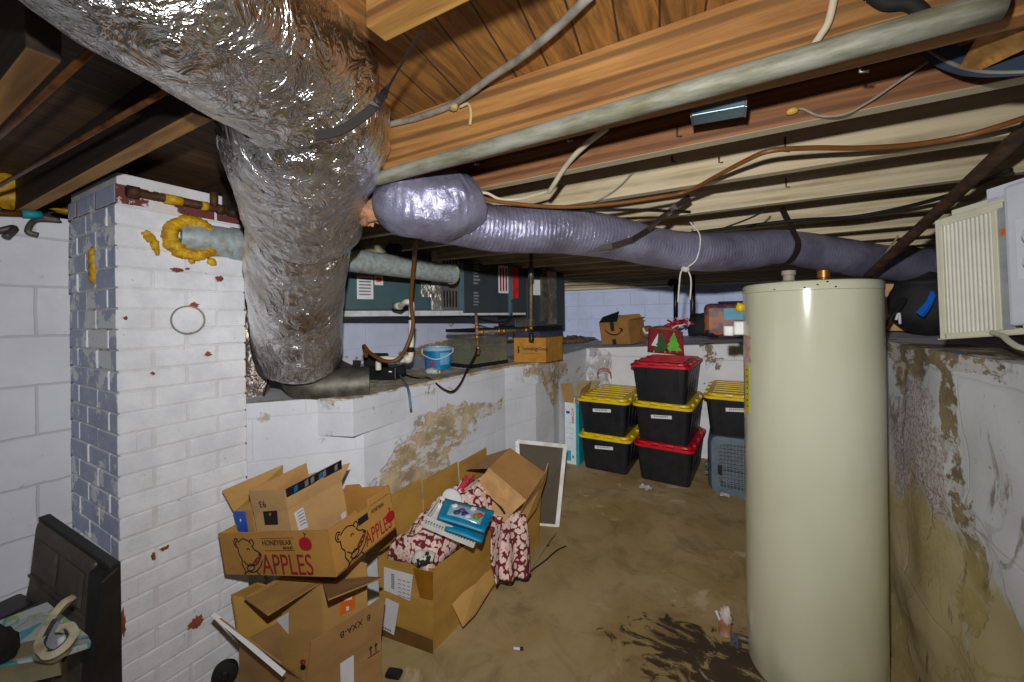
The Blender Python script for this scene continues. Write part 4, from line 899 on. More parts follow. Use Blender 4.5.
# tall white and teal box beside the bins
b0 = V((-1.42, 3.60, 0)); u = V((1, 0, 0)); v = V((0, 1, 0)); bw_ = .145; bh_ = .60; bd_ = .30
M_wt = plain('white printed card', (206, 214, 222), .6, var=.05)
tb2 = thing('printed_box', 'tall white and teal printed box leaning by the yellow-lidded bins', 'box', b0+u*.08)
b = MB(); b.cur = 0; k = b.obox(b0, u, v, Z, (0, bw_), (0, bd_), (0, bh_)); b.mi = [0, 0, 0, 1, 0, 0]
b.build('box_body', [M_wt, M_teall], tb2, bevel=.002)
MB().obox(b0, u, v, Z, (bw_*.78, bw_*1.0), (-.0012, 0), (.0, bh_)).build('teal_edge', M_teall, tb2)
MB().obox(b0, u, v, Z, (bw_*.12, bw_*.42), (-.0012, 0), (.03, .13)).build('aqua_square', plain('aqua print', (20, 170, 190), .6), tb2)
MB().obox(b0, u, v, Z, (bw_*.1, bw_*.36), (-.0012, 0), (.49, .515)).build('blue_print', plain('blue print', (40, 60, 140), .6), tb2)
lettering('red_lettering', 'comfort', .045, b0+u*(bw_*.66)+Z*.40+v*-.001, Z, -u, M_red, tb2, bold=.02); 
tl = MB()
for k in range(4): tl.obox(b0, u, v, Z, (bw_*.14, bw_*.6), (-.001, 0), (.40-k*.05, .402-k*.05))
tl.build('text_lines', M_greyink, tb2); MB().obox(b0, u, v, Z, (bw_*.5, bw_*.62), (-.001, 0), (.06, .085)).build('small_print', M_greyink, tb2)
c0 = b0+Z*bh_
MB().panel([c0-v*.002, c0+u*bw_*.75-v*.002, c0+u*bw_*.72-v*.07+Z*.20, c0-u*.012-v*.07+Z*.19], .004).build('flap', M_cardb, tb2)
MB().panel([c0+v*bd_, c0+u*bw_+v*bd_, c0+u*(bw_+.10)+v*(bd_+.1)+Z*.17, c0+u*.02+v*(bd_+.02)+Z*.16], .004).build('flap', CARD('carton grey', (150, 130, 98)), tb2)
MB().panel([c0+u*bw_, c0+u*bw_+v*bd_, c0+u*(bw_+.03)+v*bd_+Z*.17, c0+u*(bw_+.02)+Z*.13], .004).build('flap', M_card, tb2)
tag(MB().panel([b0+u*(bw_*.55)-v*.012+Z*.47, b0+u*(bw_*.63)-v*.012+Z*.47, b0+u*(bw_*.85)-v*.03+Z*.66, b0+u*(bw_*.77)-v*.03+Z*.66], .006).build('wooden_stick', plain('pale stick', (220, 206, 180), .7), None, origin='auto'), 'short pale stick standing against the flap of the tall printed box', 'stick')
rg = MB(); ctr = at(604, 374, 3.75)
rg.tube([ctr+V((.06*math.cos(q), .02*math.cos(q), .055*math.sin(q))) for q in [math.pi*(-.1+1.3*i/16) for i in range(17)]], .006, 8)
tag(rg.build('red_cord_loop', plain('red cord', (200, 70, 40), .6), None, 'all', origin='auto'), 'small red cord loop sticking up behind the tall printed box', 'cord')
# clear plastic sheet stood behind it
def clearp():
    t = NT('clear plastic film'); tr_ = t.n('ShaderNodeBsdfTransparent'); mx = t.n('ShaderNodeMixShader'); t.b.inputs['Base Color'].default_value = lin((190, 190, 186)); t.b.inputs['Roughness'].default_value = .2
    t.l(t.math('MULTIPLY', t.ramp(t.noise(9, None, 6, .6, 1), .35, .65), .45), mx.inputs[0]); t.l(tr_.outputs[0], mx.inputs[1]); t.l(t.b.outputs[0], mx.inputs[2]); t.l(mx.outputs[0], t.out.inputs[0]); return t.m
pf = MB(); 
pf.grid(lambda a, c_: V((-1.30+.24*a+.02*math.sin(c_*9), 3.98+.03*math.sin(a*11)+.03*math.sin(c_*7), .62+.50*c_-.06*a*a)), 14, 14)
tag(pf.build('plastic_film', clearp(), None, 'all', solid=.002, origin='auto'), 'crumpled clear plastic film standing behind the tall printed box', 'plastic film')
# window screen leaning behind the long carton
s0, s1 = atz(532, 524.5, 0), atz(557, 526.5, 0); s3_, s2_ = at(517, 441, 2.83), at(565, 446, 2.86)
sc_ = thing('window_screen', 'white framed window screen leaning upright beyond the long carton', 'window screen', (s0+s1)/2)
def bar(p, q, w_=.028): 
    d_ = (q-p).normalized(); return MB().ribbon([p, q], w_, .012, (s2_-s3_).normalized() if abs(d_.z) > .6 else Z+(s3_-s0))
s0 = s0+(s0-s1)*.45+V((0, 0, .0)); s0.z = .0
for p, q in ((s0, s1), (s3_, s2_), (s0, s3_), (s1, s2_)): bar(p, q).build('frame_bar', M_white, sc_)
def meshm():
    t = NT('insect screen'); tr_ = t.n('ShaderNodeBsdfTransparent'); mx = t.n('ShaderNodeMixShader'); mx.inputs[0].default_value = .62; t.b.inputs['Base Color'].default_value = lin((92, 82, 66)); t.b.inputs['Roughness'].default_value = .8
    t.l(tr_.outputs[0], mx.inputs[1]); t.l(t.b.outputs[0], mx.inputs[2]); t.l(mx.outputs[0], t.out.inputs[0]); return t.m
MB().panel([s0, s1, s2_, s3_], .002).build('screen_mesh', meshm(), sc_)

# ================================================================== LONG OPEN CARTON WITH CLOTH
bx = thing('long_carton', 'long open ochre cardboard box holding red floral cloth', 'box', (-1.27, 1.8, 0))
A0, B0, C0_, D0 = V((-1.405, 1.262, 0)), V((-1.136, 1.298, 0)), V((-1.075, 2.24, 0)), V((-1.425, 2.24, 0))
HB = .362
def wallp(mb, p, q, z0, z1, t=.006):
    d_ = (q-p).normalized(); n_ = V((d_.y, -d_.x, 0)); return mb.hexa([p+Z*z0, q+Z*z0, q+n_*-t+Z*z0, p-n_*t+Z*z0], [p+Z*z1, q+Z*z1, q-n_*t+Z*z1, p-n_*t+Z*z1])
A1, B1, C1, D1 = A0+V((.0, -.02, 0)), B0+V((.012, 0, 0)), C0_+V((.03, 0, 0)), D0
b = MB()
for p, q, p2, q2 in ((A0, B0, A1, B1), (B0, C0_, B1, C1), (C0_, D0, C1, D1), (D0, A0, D1, A1)):
    d_ = (q-p).normalized(); n_ = V((d_.y, -d_.x, 0)); b.hexa([p, q, q-n_*.006, p-n_*.006], [p2+Z*HB, q2+Z*HB, q2-n_*.006+Z*HB, p2-n_*.006+Z*HB])
b.hexa([A0, B0, C0_, D0], [A0+Z*.006, B0+Z*.006, C0_+Z*.006, D0+Z*.006])
b.build('box_body', M_cardd, bx, bevel=.004)
for a_, b__, h_ in ((1.28, 1.58, .225), (1.586, 1.90, .21), (1.906, 2.22, .20)):
    MB().panel([V((-1.432, a_, HB)), V((-1.432, b__, HB)), V((-1.448, b__, HB+h_)), V((-1.448, a_+.01, HB+h_))], .005).build('standing_flap', M_cardd, bx)
rag_ = []
f0, f1 = V((-1.108, 1.40, .30)), V((-1.05, 1.98, .30))
fl_ = [at(452, 604, 1.77), at(463, 627, 1.72), at(475, 615, 1.80), at(494, 584, 1.96), at(494, 568, 2.0), at(485, 573, 1.95), at(476, 583, 1.89), at(463, 592, 1.83)]
for p in fl_: p.z = max(p.z, .006)
b = MB(); b.panel(fl_, .006); b.build('torn_flap', M_card, bx, bevel=.002)
MB().panel([at(520, 517, 2.10), at(543, 480, 2.36), at(548, 463, 2.40), at(546, 478, 2.42), at(536, 508, 2.26), at(524, 524, 2.10)], .005).build('side_flap', M_card, bx)
nrm = V(((B0-A0).y, -(B0-A0).x, 0)).normalized(); uA = (B0-A0).normalized()
def onface(px, py, off=.0): return atplane(px, py, A0+nrm*(.003+off), (nrm-Z*.05).normalized())
for nm, pts, m in (('shipping_label', [(384, 567), (413, 575), (410, 601), (384, 590)], M_paper), ('paper_label', [(386, 598), (399, 604), (394, 635), (381, 628)], M_paper)):
    l_ = MB().panel([onface(*p, .002) for p in pts], .001).build(nm, m, bx)
    k = MB()
    if nm == 'shipping_label':
        for i in range(9): k.panel([onface(391.2+i*.55*0, 573.5+i*1.7, .004), onface(394.5, 574.4+i*1.7, .004), onface(394.3, 575.4+i*1.7, .004), onface(391.1, 574.5+i*1.7, .004)], .0006)
        for j in range(3):
            for i in range(5): k.panel([onface(398+j*4.4, 579+i*4+j*1.2, .004), onface(401+j*4.4, 580+i*4+j*1.2, .004), onface(401+j*4.4, 580.7+i*4+j*1.2, .004), onface(398+j*4.4, 579.7+i*4+j*1.2, .004)], .0006)
    else:
        for i in range(4): k.panel([onface(383+i*2.2, 626.4+i*1.0, .004), onface(384.6+i*2.2, 627.1+i*1., .004), onface(384.4+i*2.2, 629+i*1., .004), onface(382.8+i*2.2, 628.3+i*1., .004)], .0006)
    k.build('print', M_greyink, l_)
MB().panel([onface(413, 568, .002), onface(433, 572, .002), onface(433, 600, .002), onface(420, 597, .002)], .0008).build('packing_tape', plain('brown tape', (150, 100, 28), .3), bx)
MB().panel([onface(376, 618, .002), onface(433, 640, .002), onface(433, 655, .002), onface(376, 634, .002)], .0008).build('packing_tape', plain('dark tape band', (104, 74, 34), .35), bx)
def floralm():
    t = NT('maroon floral cloth'); v = t.n('ShaderNodeTexVoronoi'); wz = t.n('ShaderNodeMixRGB'); wz.blend_type = 'ADD'; wz.inputs[0].default_value = .03; nc = t.n('ShaderNodeTexNoise'); nc.inputs['Scale'].default_value = 38; t.l(t.tc, nc.inputs[0]); t.l(t.tc, wz.inputs[1]); t.l(nc.outputs[1], wz.inputs[2]); t.l(wz.outputs[0], v.inputs[0]); v.inputs['Scale'].default_value = 34; v.inputs['Randomness'].default_value = .85
    nn = t.noise(60, None, 3); f = t.ramp(t.math('ADD', v.outputs['Distance'], t.math('MULTIPLY', nn, .25)), .74, .63)
    c_ = t.mix(f, lin((112, 22, 38)), lin((226, 200, 190))); c_ = t.mix(t.math('MULTIPLY', f, t.ramp(v.outputs['Distance'], .28, .05)), c_, lin((206, 132, 128)))
    return t.done(c_, .9, 0, t.bump(t.noise(20), .3, .004))
M_flo = floralm()
cl = thing('floral_cloth', 'maroon cloth with pale flowers heaped in the long carton and over its side', 'cloth', (-1.26, 1.7, .2))
def heap(u_, v_):
    y = 1.286+v_*.79; e = min(u_, 1-u_); xr = -1.128+(y-1.298)*.068; x = -1.392+u_*(xr+1.376)
    z = .392+.03*min(1, v_*4)-.09*max(0, 1-min(u_, 1-u_, v_*3)/.09)**2+.01*u_+.045*math.sin(math.pi*u_)*(1 if v_ > .02 else .3)+.028*noise.noise(V((x*11, y*9, 2)))+.02*noise.noise(V((x*30, y*26, 5)))+.05*math.exp(-((v_-.55)/.25)**2)
    return V((x, y, z))
MB().grid(heap, 48, 90).build('heaped_cloth', M_flo, cl, 'all', solid=.006)
def drape(u_, v_):
    tp = at(478+46*u_, 518-6*u_+0*v_, 1.98+.16*u_); bt = at(492+37*u_, 579-6*u_, 1.94+.20*u_)
    p = tp.lerp(bt, max(0, (v_-.12)/.88)); s = math.sin(u_*15+v_*2)*.012*(.3+v_)
    p += V((.86, -.5, 0))*(s+.03*math.sin(min(v_, .5)*math.pi)); 
    if v_ < .12: p = tp+V((-.10, .0, .01))*(1-v_/.12)
    p.x = max(p.x, -1.035) if v_ > .2 else p.x
    return p
MB().grid(drape, 40, 30).build('hanging_end', M_flo, cl, 'all', solid=.006)
MB().tube([drape(i/20, 1.0)+V((.003, -.003, -.004)) for i in range(21)], .004, 6).build('dark_hem', M_blackm, cl)
ck = MB(); ck.blob(at(424, 557, 1.70), .05, .05, .025, 14, 9, .4)
tag(ck.build('patterned_rag', plain('black white print', (210, 206, 198), .9, c2=(30, 28, 28), scale=22, lo=.5, hi=.54), None, 'all', origin='auto'), 'black and white patterned rag in the near corner of the long carton', 'cloth')
# white basket with teal pouch
q0, q1, q2, q3 = at(426, 516.5, 1.70), at(476, 537, 1.66), at(496, 517, 1.80), at(446, 499, 1.86)
bu_ = (q1-q0).normalized(); bl = (q1-q0).length; bnv = (q3-q0); bnv -= bu_*bnv.dot(bu_); bwid = bnv.length; bnv.normalize(); bup = bu_.cross(bnv)
if bup.z < 0: bup = -bup
wb = thing('basket', 'white slotted plastic basket lying on the floral cloth', 'basket', q0)
b = MB(); hh_ = .05
for (o, ux, ln) in ((q0, bu_, bl), (q0+bnv*bwid, bu_, bl), (q0, bnv, bwid), (q0+bu_*bl, bnv, bwid)):
    oth = bnv if ux is bu_ else bu_
    b.obox(o, ux, oth, bup, (0, ln), (-.003, .003), (-.012, .004)); b.obox(o, ux, oth, bup, (0, ln), (-.003, .003), (-hh_, -hh_+.018))
    nb = int(ln/.013)
    for k in range(nb+1): x = k*ln/nb; b.obox(o, ux, oth, bup, (x-.0028, x+.0028), (-.002, .002), (-hh_+.018, -.012))
b.obox(q0, bu_, bnv, bup, (0, bl), (0, bwid), (-hh_-.003, -hh_)); b.build('basket_body', M_white, wb)
pu = thing('pouch', 'teal zip pouch with a clear window of small colourful items on the basket', 'pouch', at(465, 520, 1.75))
P4 = [at(437, 518, 1.66), at(484, 533, 1.64), at(494, 512, 1.77), at(445, 499.5, 1.80)]
def patch(P, a, b_, lift=0.): 
    p = P[0].lerp(P[1], a).lerp(P[3].lerp(P[2], a), b_); n_ = (P[1]-P[0]).cross(P[3]-P[0]).normalized(); n_ = n_ if n_.z > 0 else -n_
    return p+n_*(lift+.012*math.sin(math.pi*a)*math.sin(math.pi*b_))
M_tp = plain('teal pouch', (8, 136, 178), .45)
MB().grid(lambda a, b_: patch(P4, a, b_), 14, 10).build('pouch_body', M_tp, pu, 'all', solid=.012)
MB().grid(lambda a, b_: patch(P4, .16+.7*a, .18+.62*b_, .008), 10, 8).build('clear_window', plain('window film', (150, 190, 204), .15), pu, 'all', solid=.001)
for k, (a, b_, c_) in enumerate(((.25, .6, (236, 236, 240)), (.42, .45, (110, 60, 160)), (.5, .35, (60, 40, 110)), (.62, .68, (230, 226, 210)), (.72, .42, (220, 90, 40)), (.78, .5, (220, 60, 50)), (.74, .36, (60, 170, 70)), (.34, .32, (60, 70, 90)), (.58, .28, (230, 230, 236)))):
    MB().blob(patch(P4, a, b_, .012), .016, .014, .007, 10, 7, .4).build('small_item', plain('item%d' % k, c_, .4), pu, 'all')
P5 = [at(446, 525, 1.66), at(483, 538, 1.63), at(486, 530, 1.70), at(447, 517, 1.73)]
MB().grid(lambda a, b_: patch(P5, a, b_, -.02), 10, 6).build('lower_fold', M_tp, pu, 'all', solid=.01)
# white disc and red crackers behind the basket
wd = at(452, 499, 2.0); tag(MB().blob(wd, .055, .05, .012, 22, 8, 0, ((V((.8, .3, -.2)).normalized()), V((-.2, .5, .8)).normalized(), V((.3, -.8, .5)).normalized())).build('white_disc', M_paper, None, 'all', origin='auto'), 'small white round disc propped behind the white basket', 'disc')
tt = thing('ribbon_scraps', 'crumpled red and white ribbons sticking up behind the white basket', 'ribbon', at(462, 492, 2.05))
for k in range(7):
    p = at(455+k*1.6, 494-k*.6, 2.05); e = at(462+k*2.4, 481-(k % 3)*3, 2.1); MB().ribbon([p, p.lerp(e, .5)+V((.01, .01, .01)), e], .022, .002, V((.5, .4, k*.3-1))).build('ribbon', plain('ribbon red', (176, 30, 44), .5) if k % 3 else plain('ribbon pale', (206, 214, 220), .5), tt)
# open arrow-marked carton lying in the far end
oc_ = thing('open_carton', 'open carton with a curved arrow mark lying in the far end of the long carton', 'box', at(500, 505, 2.2))
pn = lambda nm, pts, m, t=.004: MB().panel([at(*p) for p in pts], t).build(nm, m, oc_)
face = [at(477, 485.5, 2.16), at(512, 513.5, 2.06), at(504, 522, 2.03), at(464, 503, 2.10)]
MB().panel(face, .004).build('front_panel', M_cardl, oc_)
fu_ = (face[1]-face[0]).normalized(); fv_ = (face[0]-face[3]); fv_ -= fu_*fv_.dot(fu_); fv_.normalize(); fno = fu_.cross(fv_)
if fno.dot(EYE-face[0]) < 0: fu2, fo_ = -fu_, face[1]
else: fu2, fo_ = fu_, face[0]
mid_ = sum(face, V())/4
fpl = lambda px, py: (lambda p: p+(EYE-p).normalized()*.004)(atplane(px, py, face[0], (face[1]-face[0]).cross(face[3]-face[0]).normalized()))
ap_ = spl([fpl(*q) for q in ((481, 499), (477.5, 496.5), (480, 494), (486, 495), (494, 500.5), (501, 508), (505, 514))], 5)
MB().tube(ap_, [.003+.003*min(1, i/12) for i in range(len(ap_))], 6).build('arrow_mark', M_ink, oc_)
pn('open_flap', [(489, 467.5, 2.12), (526.5, 500, 2.04), (511, 514.5, 2.05), (476.5, 485.5, 2.15)], plain('flap tan', (198, 154, 100), .8))
pn('inner_panel', [(489, 468, 2.14), (510, 448, 2.34), (545, 473, 2.28), (526, 500, 2.06)], CARD('carton inside', (176, 128, 74)))
pn('side_panel', [(526.5, 500, 2.06), (545, 473, 2.28), (543, 482, 2.26), (519, 516, 2.07)], M_cardb)
pn('shaded_flap', [(466, 469, 2.26), (486, 456, 2.36), (510, 448.5, 2.36), (489, 468, 2.16)], M_cardb)

# ================================================================== STACK OF CARTONS
# lower carton
z_ = .27; Rr, Ff, Ll = atz(381, 634, z_), atz(306, 681, z_), atz(239, 643, z_); Bb = Ll+(Rr-Ff)
lc = thing('open_carton', 'large open carton standing lowest in the stack below the apple tray', 'box', ((Rr+Ll)/2).xy.to_3d())
def openbox(th, pts, z0, z1, m, t=.005):
    b = MB(); P = [V((p.x, p.y, 0)) for p in pts]; ctr = sum(P, V())/4; n = len(P)
    for i in range(n):
        p, q = P[i], P[(i+1) % n]; pi, qi = p+(ctr-p).normalized()*t*1.5, q+(ctr-q).normalized()*t*1.5
        b.hexa([p+Z*z0, q+Z*z0, qi+Z*z0, pi+Z*z0], [p+Z*z1, q+Z*z1, qi+Z*z1, pi+Z*z1])
    b.hexa([p+Z*z0 for p in P], [p+Z*(z0+t) for p in P]); return b.build('box_body', m, th, bevel=.0015)
openbox(lc, [Ff, Rr, Bb, Ll], 0, z_, M_cardb)
lf = lambda nm, pts, m: MB().panel([at(*p) if isinstance(p, tuple) else p for p in pts], .0045).build(nm, m, lc)
zz = lambda p, dz=0: V((p.x, p.y, z_+dz))
rf_top0, rf_top1 = at(311, 641.6, 1.27), at(385, 596, 1.455)
rfp = lf('right_flap', [zz(Ff), zz(Rr), rf_top1, rf_top0], M_cardb)
lf('back_flap', [zz(Ll), zz(Bb), at(258, 582, 1.62), at(231, 595, 1.50)], M_cardd)
h0_, h1_, o1_, o0_ = zz(Ll), zz(Ff)+(zz(Ll)-zz(Ff))*.06, at(281, 663, 1.19), at(213, 613, 1.34)
wf = MB().grid(lambda a, c_: o0_.lerp(o1_, a).lerp(h0_.lerp(h1_, a), c_), 8, 6).build('left_flap', M_cardb, lc, solid=.0045)
te = lambda p: p+(EYE-p).normalized()*.005
e0_, e1_ = te(at(213, 614, 1.34)), te(at(284, 674, 1.19)); vw_ = ((e0_+e1_)/2-EYE).normalized()
MB().ribbon([e0_.lerp(e1_, i/8) for i in range(9)], .013, .004, (e1_-e0_).cross(vw_).normalized()).build('white_edge', plain('white card edge', (232, 232, 232), .7, var=.03), wf)
ru = (rf_top1-rf_top0).normalized(); rv_ = ((rf_top0+rf_top1)-(zz(Ff)+zz(Rr))).normalized(); rv_ = (rv_-ru*rv_.dot(ru)).normalized()
lettering('handwriting', '8  XXA-B', .034, rf_top0+ru*.20-rv_*.030+ru.cross(rv_)*.003, -ru, -rv_, M_ink, lc, sx=.8)
fd_ = (Rr-Ff).normalized(); fnm = V((fd_.y, -fd_.x, 0)); flen = (Rr-Ff).length
def lowface(a, b_): return V((Ff.x, Ff.y, 0))+fd_*a+Z*b_+fnm*.002
MB().panel([lowface(flen*.42, .02), lowface(flen*.60, .02), lowface(flen*.60, z_-.012), lowface(flen*.42, z_-.012)], .001).build('paper_label', M_paper, lc)
ar = MB()
for k in (0, 1):
    o = lowface(flen*(.84+.075*k), z_-.05); flatpoly(ar, [(-.002, 0), (.002, 0), (.002, .022), (.007, .022), (0, .034), (-.007, .022), (-.002, .022)], o, fd_, Z)
flatpoly(ar, [(-.012, -.007), (.034, -.007), (.034, -.004), (-.012, -.004)], lowface(flen*.84, z_-.05), fd_, Z); ar.build('up_arrows', M_ink, lc)
# middle carton
z_ = .46; F2, R2, L2 = atz(322, 582, z_), atz(367, 577, z_), atz(281, 577, z_); B2 = L2+(R2-F2)
mc = thing('open_carton', 'middle carton with open flaps and orange label standing in the lower carton', 'box', V(((R2+L2)/2).xy.to_3d())+Z*.02)
openbox(mc, [F2, R2, B2, L2], .012, z_, M_card)
mf = lambda nm, pts, m: MB().panel([at(*p) if isinstance(p, tuple) else V(p) for p in pts], .0045).build(nm, m, mc)
mf('left_flap', [F2, L2, at(244, 598, 1.41), at(267.5, 615.6, 1.28)], M_card)
mf('right_flap', [F2+V((0, 0, .0)), R2, at(383, 578, 1.40), at(328, 600, 1.28)], M_cardb)
mf('standing_flap', [R2, B2, B2+Z*.09, R2+Z*.05], M_card); mf('standing_flap', [B2, L2, L2+Z*.03, B2+Z*.08], M_cardb)
d2 = (R2-F2).normalized(); n2 = V((d2.y, -d2.x, 0)); l2 = (R2-F2).length
def mface(px, py, e=.002): return atplane(px, py, F2+n2*e, n2)
ol = MB().panel([mface(340, 598), mface(355, 594), mface(355, 609), mface(340, 615.5)], .001).build('orange_label', M_orange, mc)
MB().panel([mface(346, 607, .0035), mface(349, 606, .0035), mface(349, 610, .0035), mface(346.5, 611, .0035)], .0006).panel([mface(344, 599, .0035), mface(352, 596.5, .0035), mface(352, 599, .0035), mface(344, 601, .0035)], .0006).build('white_print', M_paper, ol)
d3 = (L2-F2).normalized(); n3 = V((-d3.y, d3.x, 0))
def mface3(px, py, e=.002): return atplane(px, py, F2+n3*e, n3)
MB().panel([mface3(276, 620), mface3(288.5, 612), mface3(288.5, 634)], .001).build('paper_label', M_paper, mc)
tag(MB().blob(at(303, 662, 1.34), .012, .008, .006, 8, 6, .3).build('red_scrap', M_red, None, 'all', origin='auto'), 'tiny red scrap lying inside the lowest open carton', 'scrap')
# apple tray, tilted on top
ks = 1.06
TO = EYE+(V((-1.552, .6997, .5591))-EYE)*ks; tu, tv, tw = V((.9692, .137, .2045)), V((-.1433, .9896, .0161)), V((-.2002, -.0449, .9787))
TW, TD, TH = .5197*ks, .2908*ks, .1406*ks
ap = thing('apple_tray', 'tilted cardboard apple tray with a printed bear and red APPLES lettering', 'box', TO+tu*.2+tv*.1)
M_tray = CARD('tray tan', (188, 136, 64)); M_trayin = CARD('tray inside', (180, 130, 62))
b = MB(); t_ = .006
b.obox(TO, tu, tv, tw, (0, TW), (0, TD), (0, t_))
def wallpoly(o, ux, inward, prof, mb):
    f = [o+ux*a+tw*h for a, h in prof]; return mb.hexa(f, [p+inward*t_ for p in f])
front = [(0, 0), (TW, 0), (TW, TH), (TW*.83, TH), (TW*.80, TH*.90), (TW*.36, TH*.90), (TW*.34, TH*.99), (TW*.22, TH*.99), (TW*.20, TH*1.06), (TW*.06, TH*1.06), (TW*.04, TH), (0, TH)]
wallpoly(TO, tu, tv, [(0, 0), (TW, 0), (TW, TH), (0, TH)], b)
sidep = [(0, 0), (TD, 0), (TD, TH*1.12), (TD*.58, TH*1.12), (TD*.55, TH*.92), (TD*.50, TH*.90), (TD*.44, TH*1.12), (0, TH)]
for o, inn in ((TO+tu*TW, -tu), (TO, tu)): 
    wallpoly(o, tv, inn, [(0, 0), (TD, 0), (TD, TH*1.1), (TD*.62, TH*1.1), (TD*.60, TH*.94), (TD*.42, TH*.94), (TD*.40, TH*1.02), (0, TH)], b)
wallpoly(TO+tv*TD, tu, -tv, [(0, 0), (TW, 0), (TW, TH*1.1), (TW*.75, TH*1.1), (TW*.73, TH*1.2), (TW*.6, TH*1.2), (TW*.58, TH*1.1), (0, TH*1.1)], b)
b.build('tray_body', [M_tray], ap, bevel=.0015)
# printed faces: a bear head eating, an apple and lettering, twice
def bear(o, ux, uy, s, mirror=1):
    e = lambda pts: [(x*s, y*s) for x, y in pts]
    L_ = [e([(.10, .95), (.0, 1.0), (-.08, .9), (-.04, .78), (.05, .74)]), e([(.07, .92), (.02, .93), (-.02, .86), (.02, .80)]), e([(.08, .88), (.3, .98), (.52, .92), (.60, .84)]), e([(.56, .92), (.66, .96), (.72, .86), (.66, .78)]),
          e([(.05, .74), (.06, .56), (.14, .44), (.12, .28), (.2, .12), (.16, 0)]), e([(.62, .80), (.72, .68), (.86, .62), (.94, .54), (.90, .48)]), e([(.90, .48), (.78, .46), (.62, .36), (.56, .26)]), e([(.4, .68), (.46, .72), (.52, .68)]), e([(.2, .38), (.36, .26), (.56, .26), (.72, .30), (.86, .42)]),
          e([(.3, .20), (.46, .30), (.6, .22), (.52, .14), (.36, .12), (.28, .2)]), e([(.16, 0.02), (.3, .10), (.5, .08), (.66, .12), (.84, .24), (.95, .40)]), e([(.66, .12), (.76, .0)])]
    m = strokes(MB(), L_, o, ux, uy, .0042, .0014)
    flatpoly(m, circ(.89*s, .56*s, .05*s, .04*s, 10), o, ux, uy, .0014); m.build('bear_print', M_ink, ap)
    r = MB(); flatpoly(r, circ(.70*s, .38*s, .07*s, .05*s, 10), o, ux, uy, .0016); flatpoly(r, circ(.84*s, .46*s, .07*s, .055*s, 10), o, ux, uy, .0016); flatpoly(r, circ(.60*s, .32*s, .05*s, .035*s, 10), o, ux, uy, .0016); r.build('bitten_apple_print', M_red, ap)
def apple(o, ux, uy, cx, cy, r):
    m = MB(); flatpoly(m, [(cx+r*math.cos(q)*(1+.08*math.cos(2*q)), cy+r*math.sin(q)*(.95-.12*math.cos(2*q-math.pi))) for q in [2*math.pi*i/24 for i in range(24)]], o, ux, uy, .0014); m.build('apple_print', plain('apple red', (176, 22, 36), .6), ap)
    strokes(MB(), [[(cx, cy+r*.75), (cx+r*.1, cy+r*1.1), (cx-r*.05, cy+r*1.45)], [(cx+r*.05, cy+r*1.05), (cx+r*.4, cy+r*1.3)]], o, ux, uy, .003).build('apple_stem', M_iron, ap)
ff = TO-tv*.0
bear(ff+tu*TW*.17+tw*TH*.0, tu, tw, TH*.88)
lettering('apples_lettering', 'APPLES', TH*.66, ff+tu*TW*.385+tw*TH*.035, tu, tw, M_red, ap, sx=.80)
lettering('honeybear_lettering', 'HONEYBEAR', TH*.17, ff+tu*TW*.42+tw*TH*.70, tu, tw, M_ink, ap, sx=1.0); lettering('brand_lettering', 'BRAND', TH*.10, ff+tu*TW*.60+tw*TH*.60, tu, tw, M_ink, ap)
l2_ = MB(); strokes(l2_, [[(TW*.41, TH*.86), (TW*.56, TH*.86), (TW*.70, TH*.86)], [(TW*.44, TH*.575), (TW*.56, TH*.575), (TW*.70, TH*.575)]], ff, tu, tw, .0014); l2_.build('print_rule', M_ink, ap)
apple(ff, tu, tw, TW*.80, TH*.72, TH*.18)
so = TO+tu*TW
bear(so+tv*TD*.10, tv, tw, TH*.84)
lettering('apples_lettering', 'APPLES', TH*.50, so+tv*TD*.46+tw*TH*.10, tv, tw, M_red, ap, sx=.60)
lettering('honeybear_lettering', 'HONEYBEAR', TH*.13, so+tv*TD*.62+tw*TH*.72, tv, tw, M_ink, ap, sx=.62)
apple(so, tv, tw, TD*.91, TH*.36, TH*.16)
flatpoly(MB(), [(TD*.40, TH*.66), (TD*.56, TH*.66), (TD*.56, TH*.82), (TD*.40, TH*.82)], so, tv, tw).build('hand_hole', M_blackm, ap)
l2_ = MB(); strokes(l2_, [[(TD*.62, TH*.92), (TD*.8, TH*.92), (TD*.96, TH*.92)]], so, tv, tw, .0014); l2_.build('print_rule', M_ink, ap)
# two smaller cartons set in the tray
def tl_at(px, py, zloc): 
    o = TO+tw*zloc; return atplane(px, py, o, tw)
def tloc(p): d_ = p-TO; return d_.dot(tu), d_.dot(tv), d_.dot(tw)
k1 = thing('open_carton', 'open carton with black tape strip and upside-down 93 standing in the apple tray', 'box', TO+tu*TW*.5+tv*TD*.5+tw*t_)
ca_, cb2, cc_ = tl_at(253.5, 512, .215), tl_at(287.7, 509.3, .215), tl_at(341.5, 480.6, .215)
xa, ya, _ = tloc(ca_); xb, yb, _ = tloc(cb2); xc, yc, _ = tloc(cc_)
e1 = V((xb-xa, yb-ya, 0)); e2_ = V((xc-xb, yc-yb, 0))
P_ = lambda x, y, z: TO+tu*x+tv*y+tw*z
hK = .215
lim = lambda x, y: (min(max(x, t_+.004), TW-t_-.004), min(max(y, t_+.004), TD-t_-.004))
q_ = [lim(xa, ya), lim(xb, yb), lim(xc, yc), lim(xa+xc-xb, ya+yc-yb)]
b = MB(); cen_ = (sum(a for a, _ in q_)/4, sum(b_ for _, b_ in q_)/4)
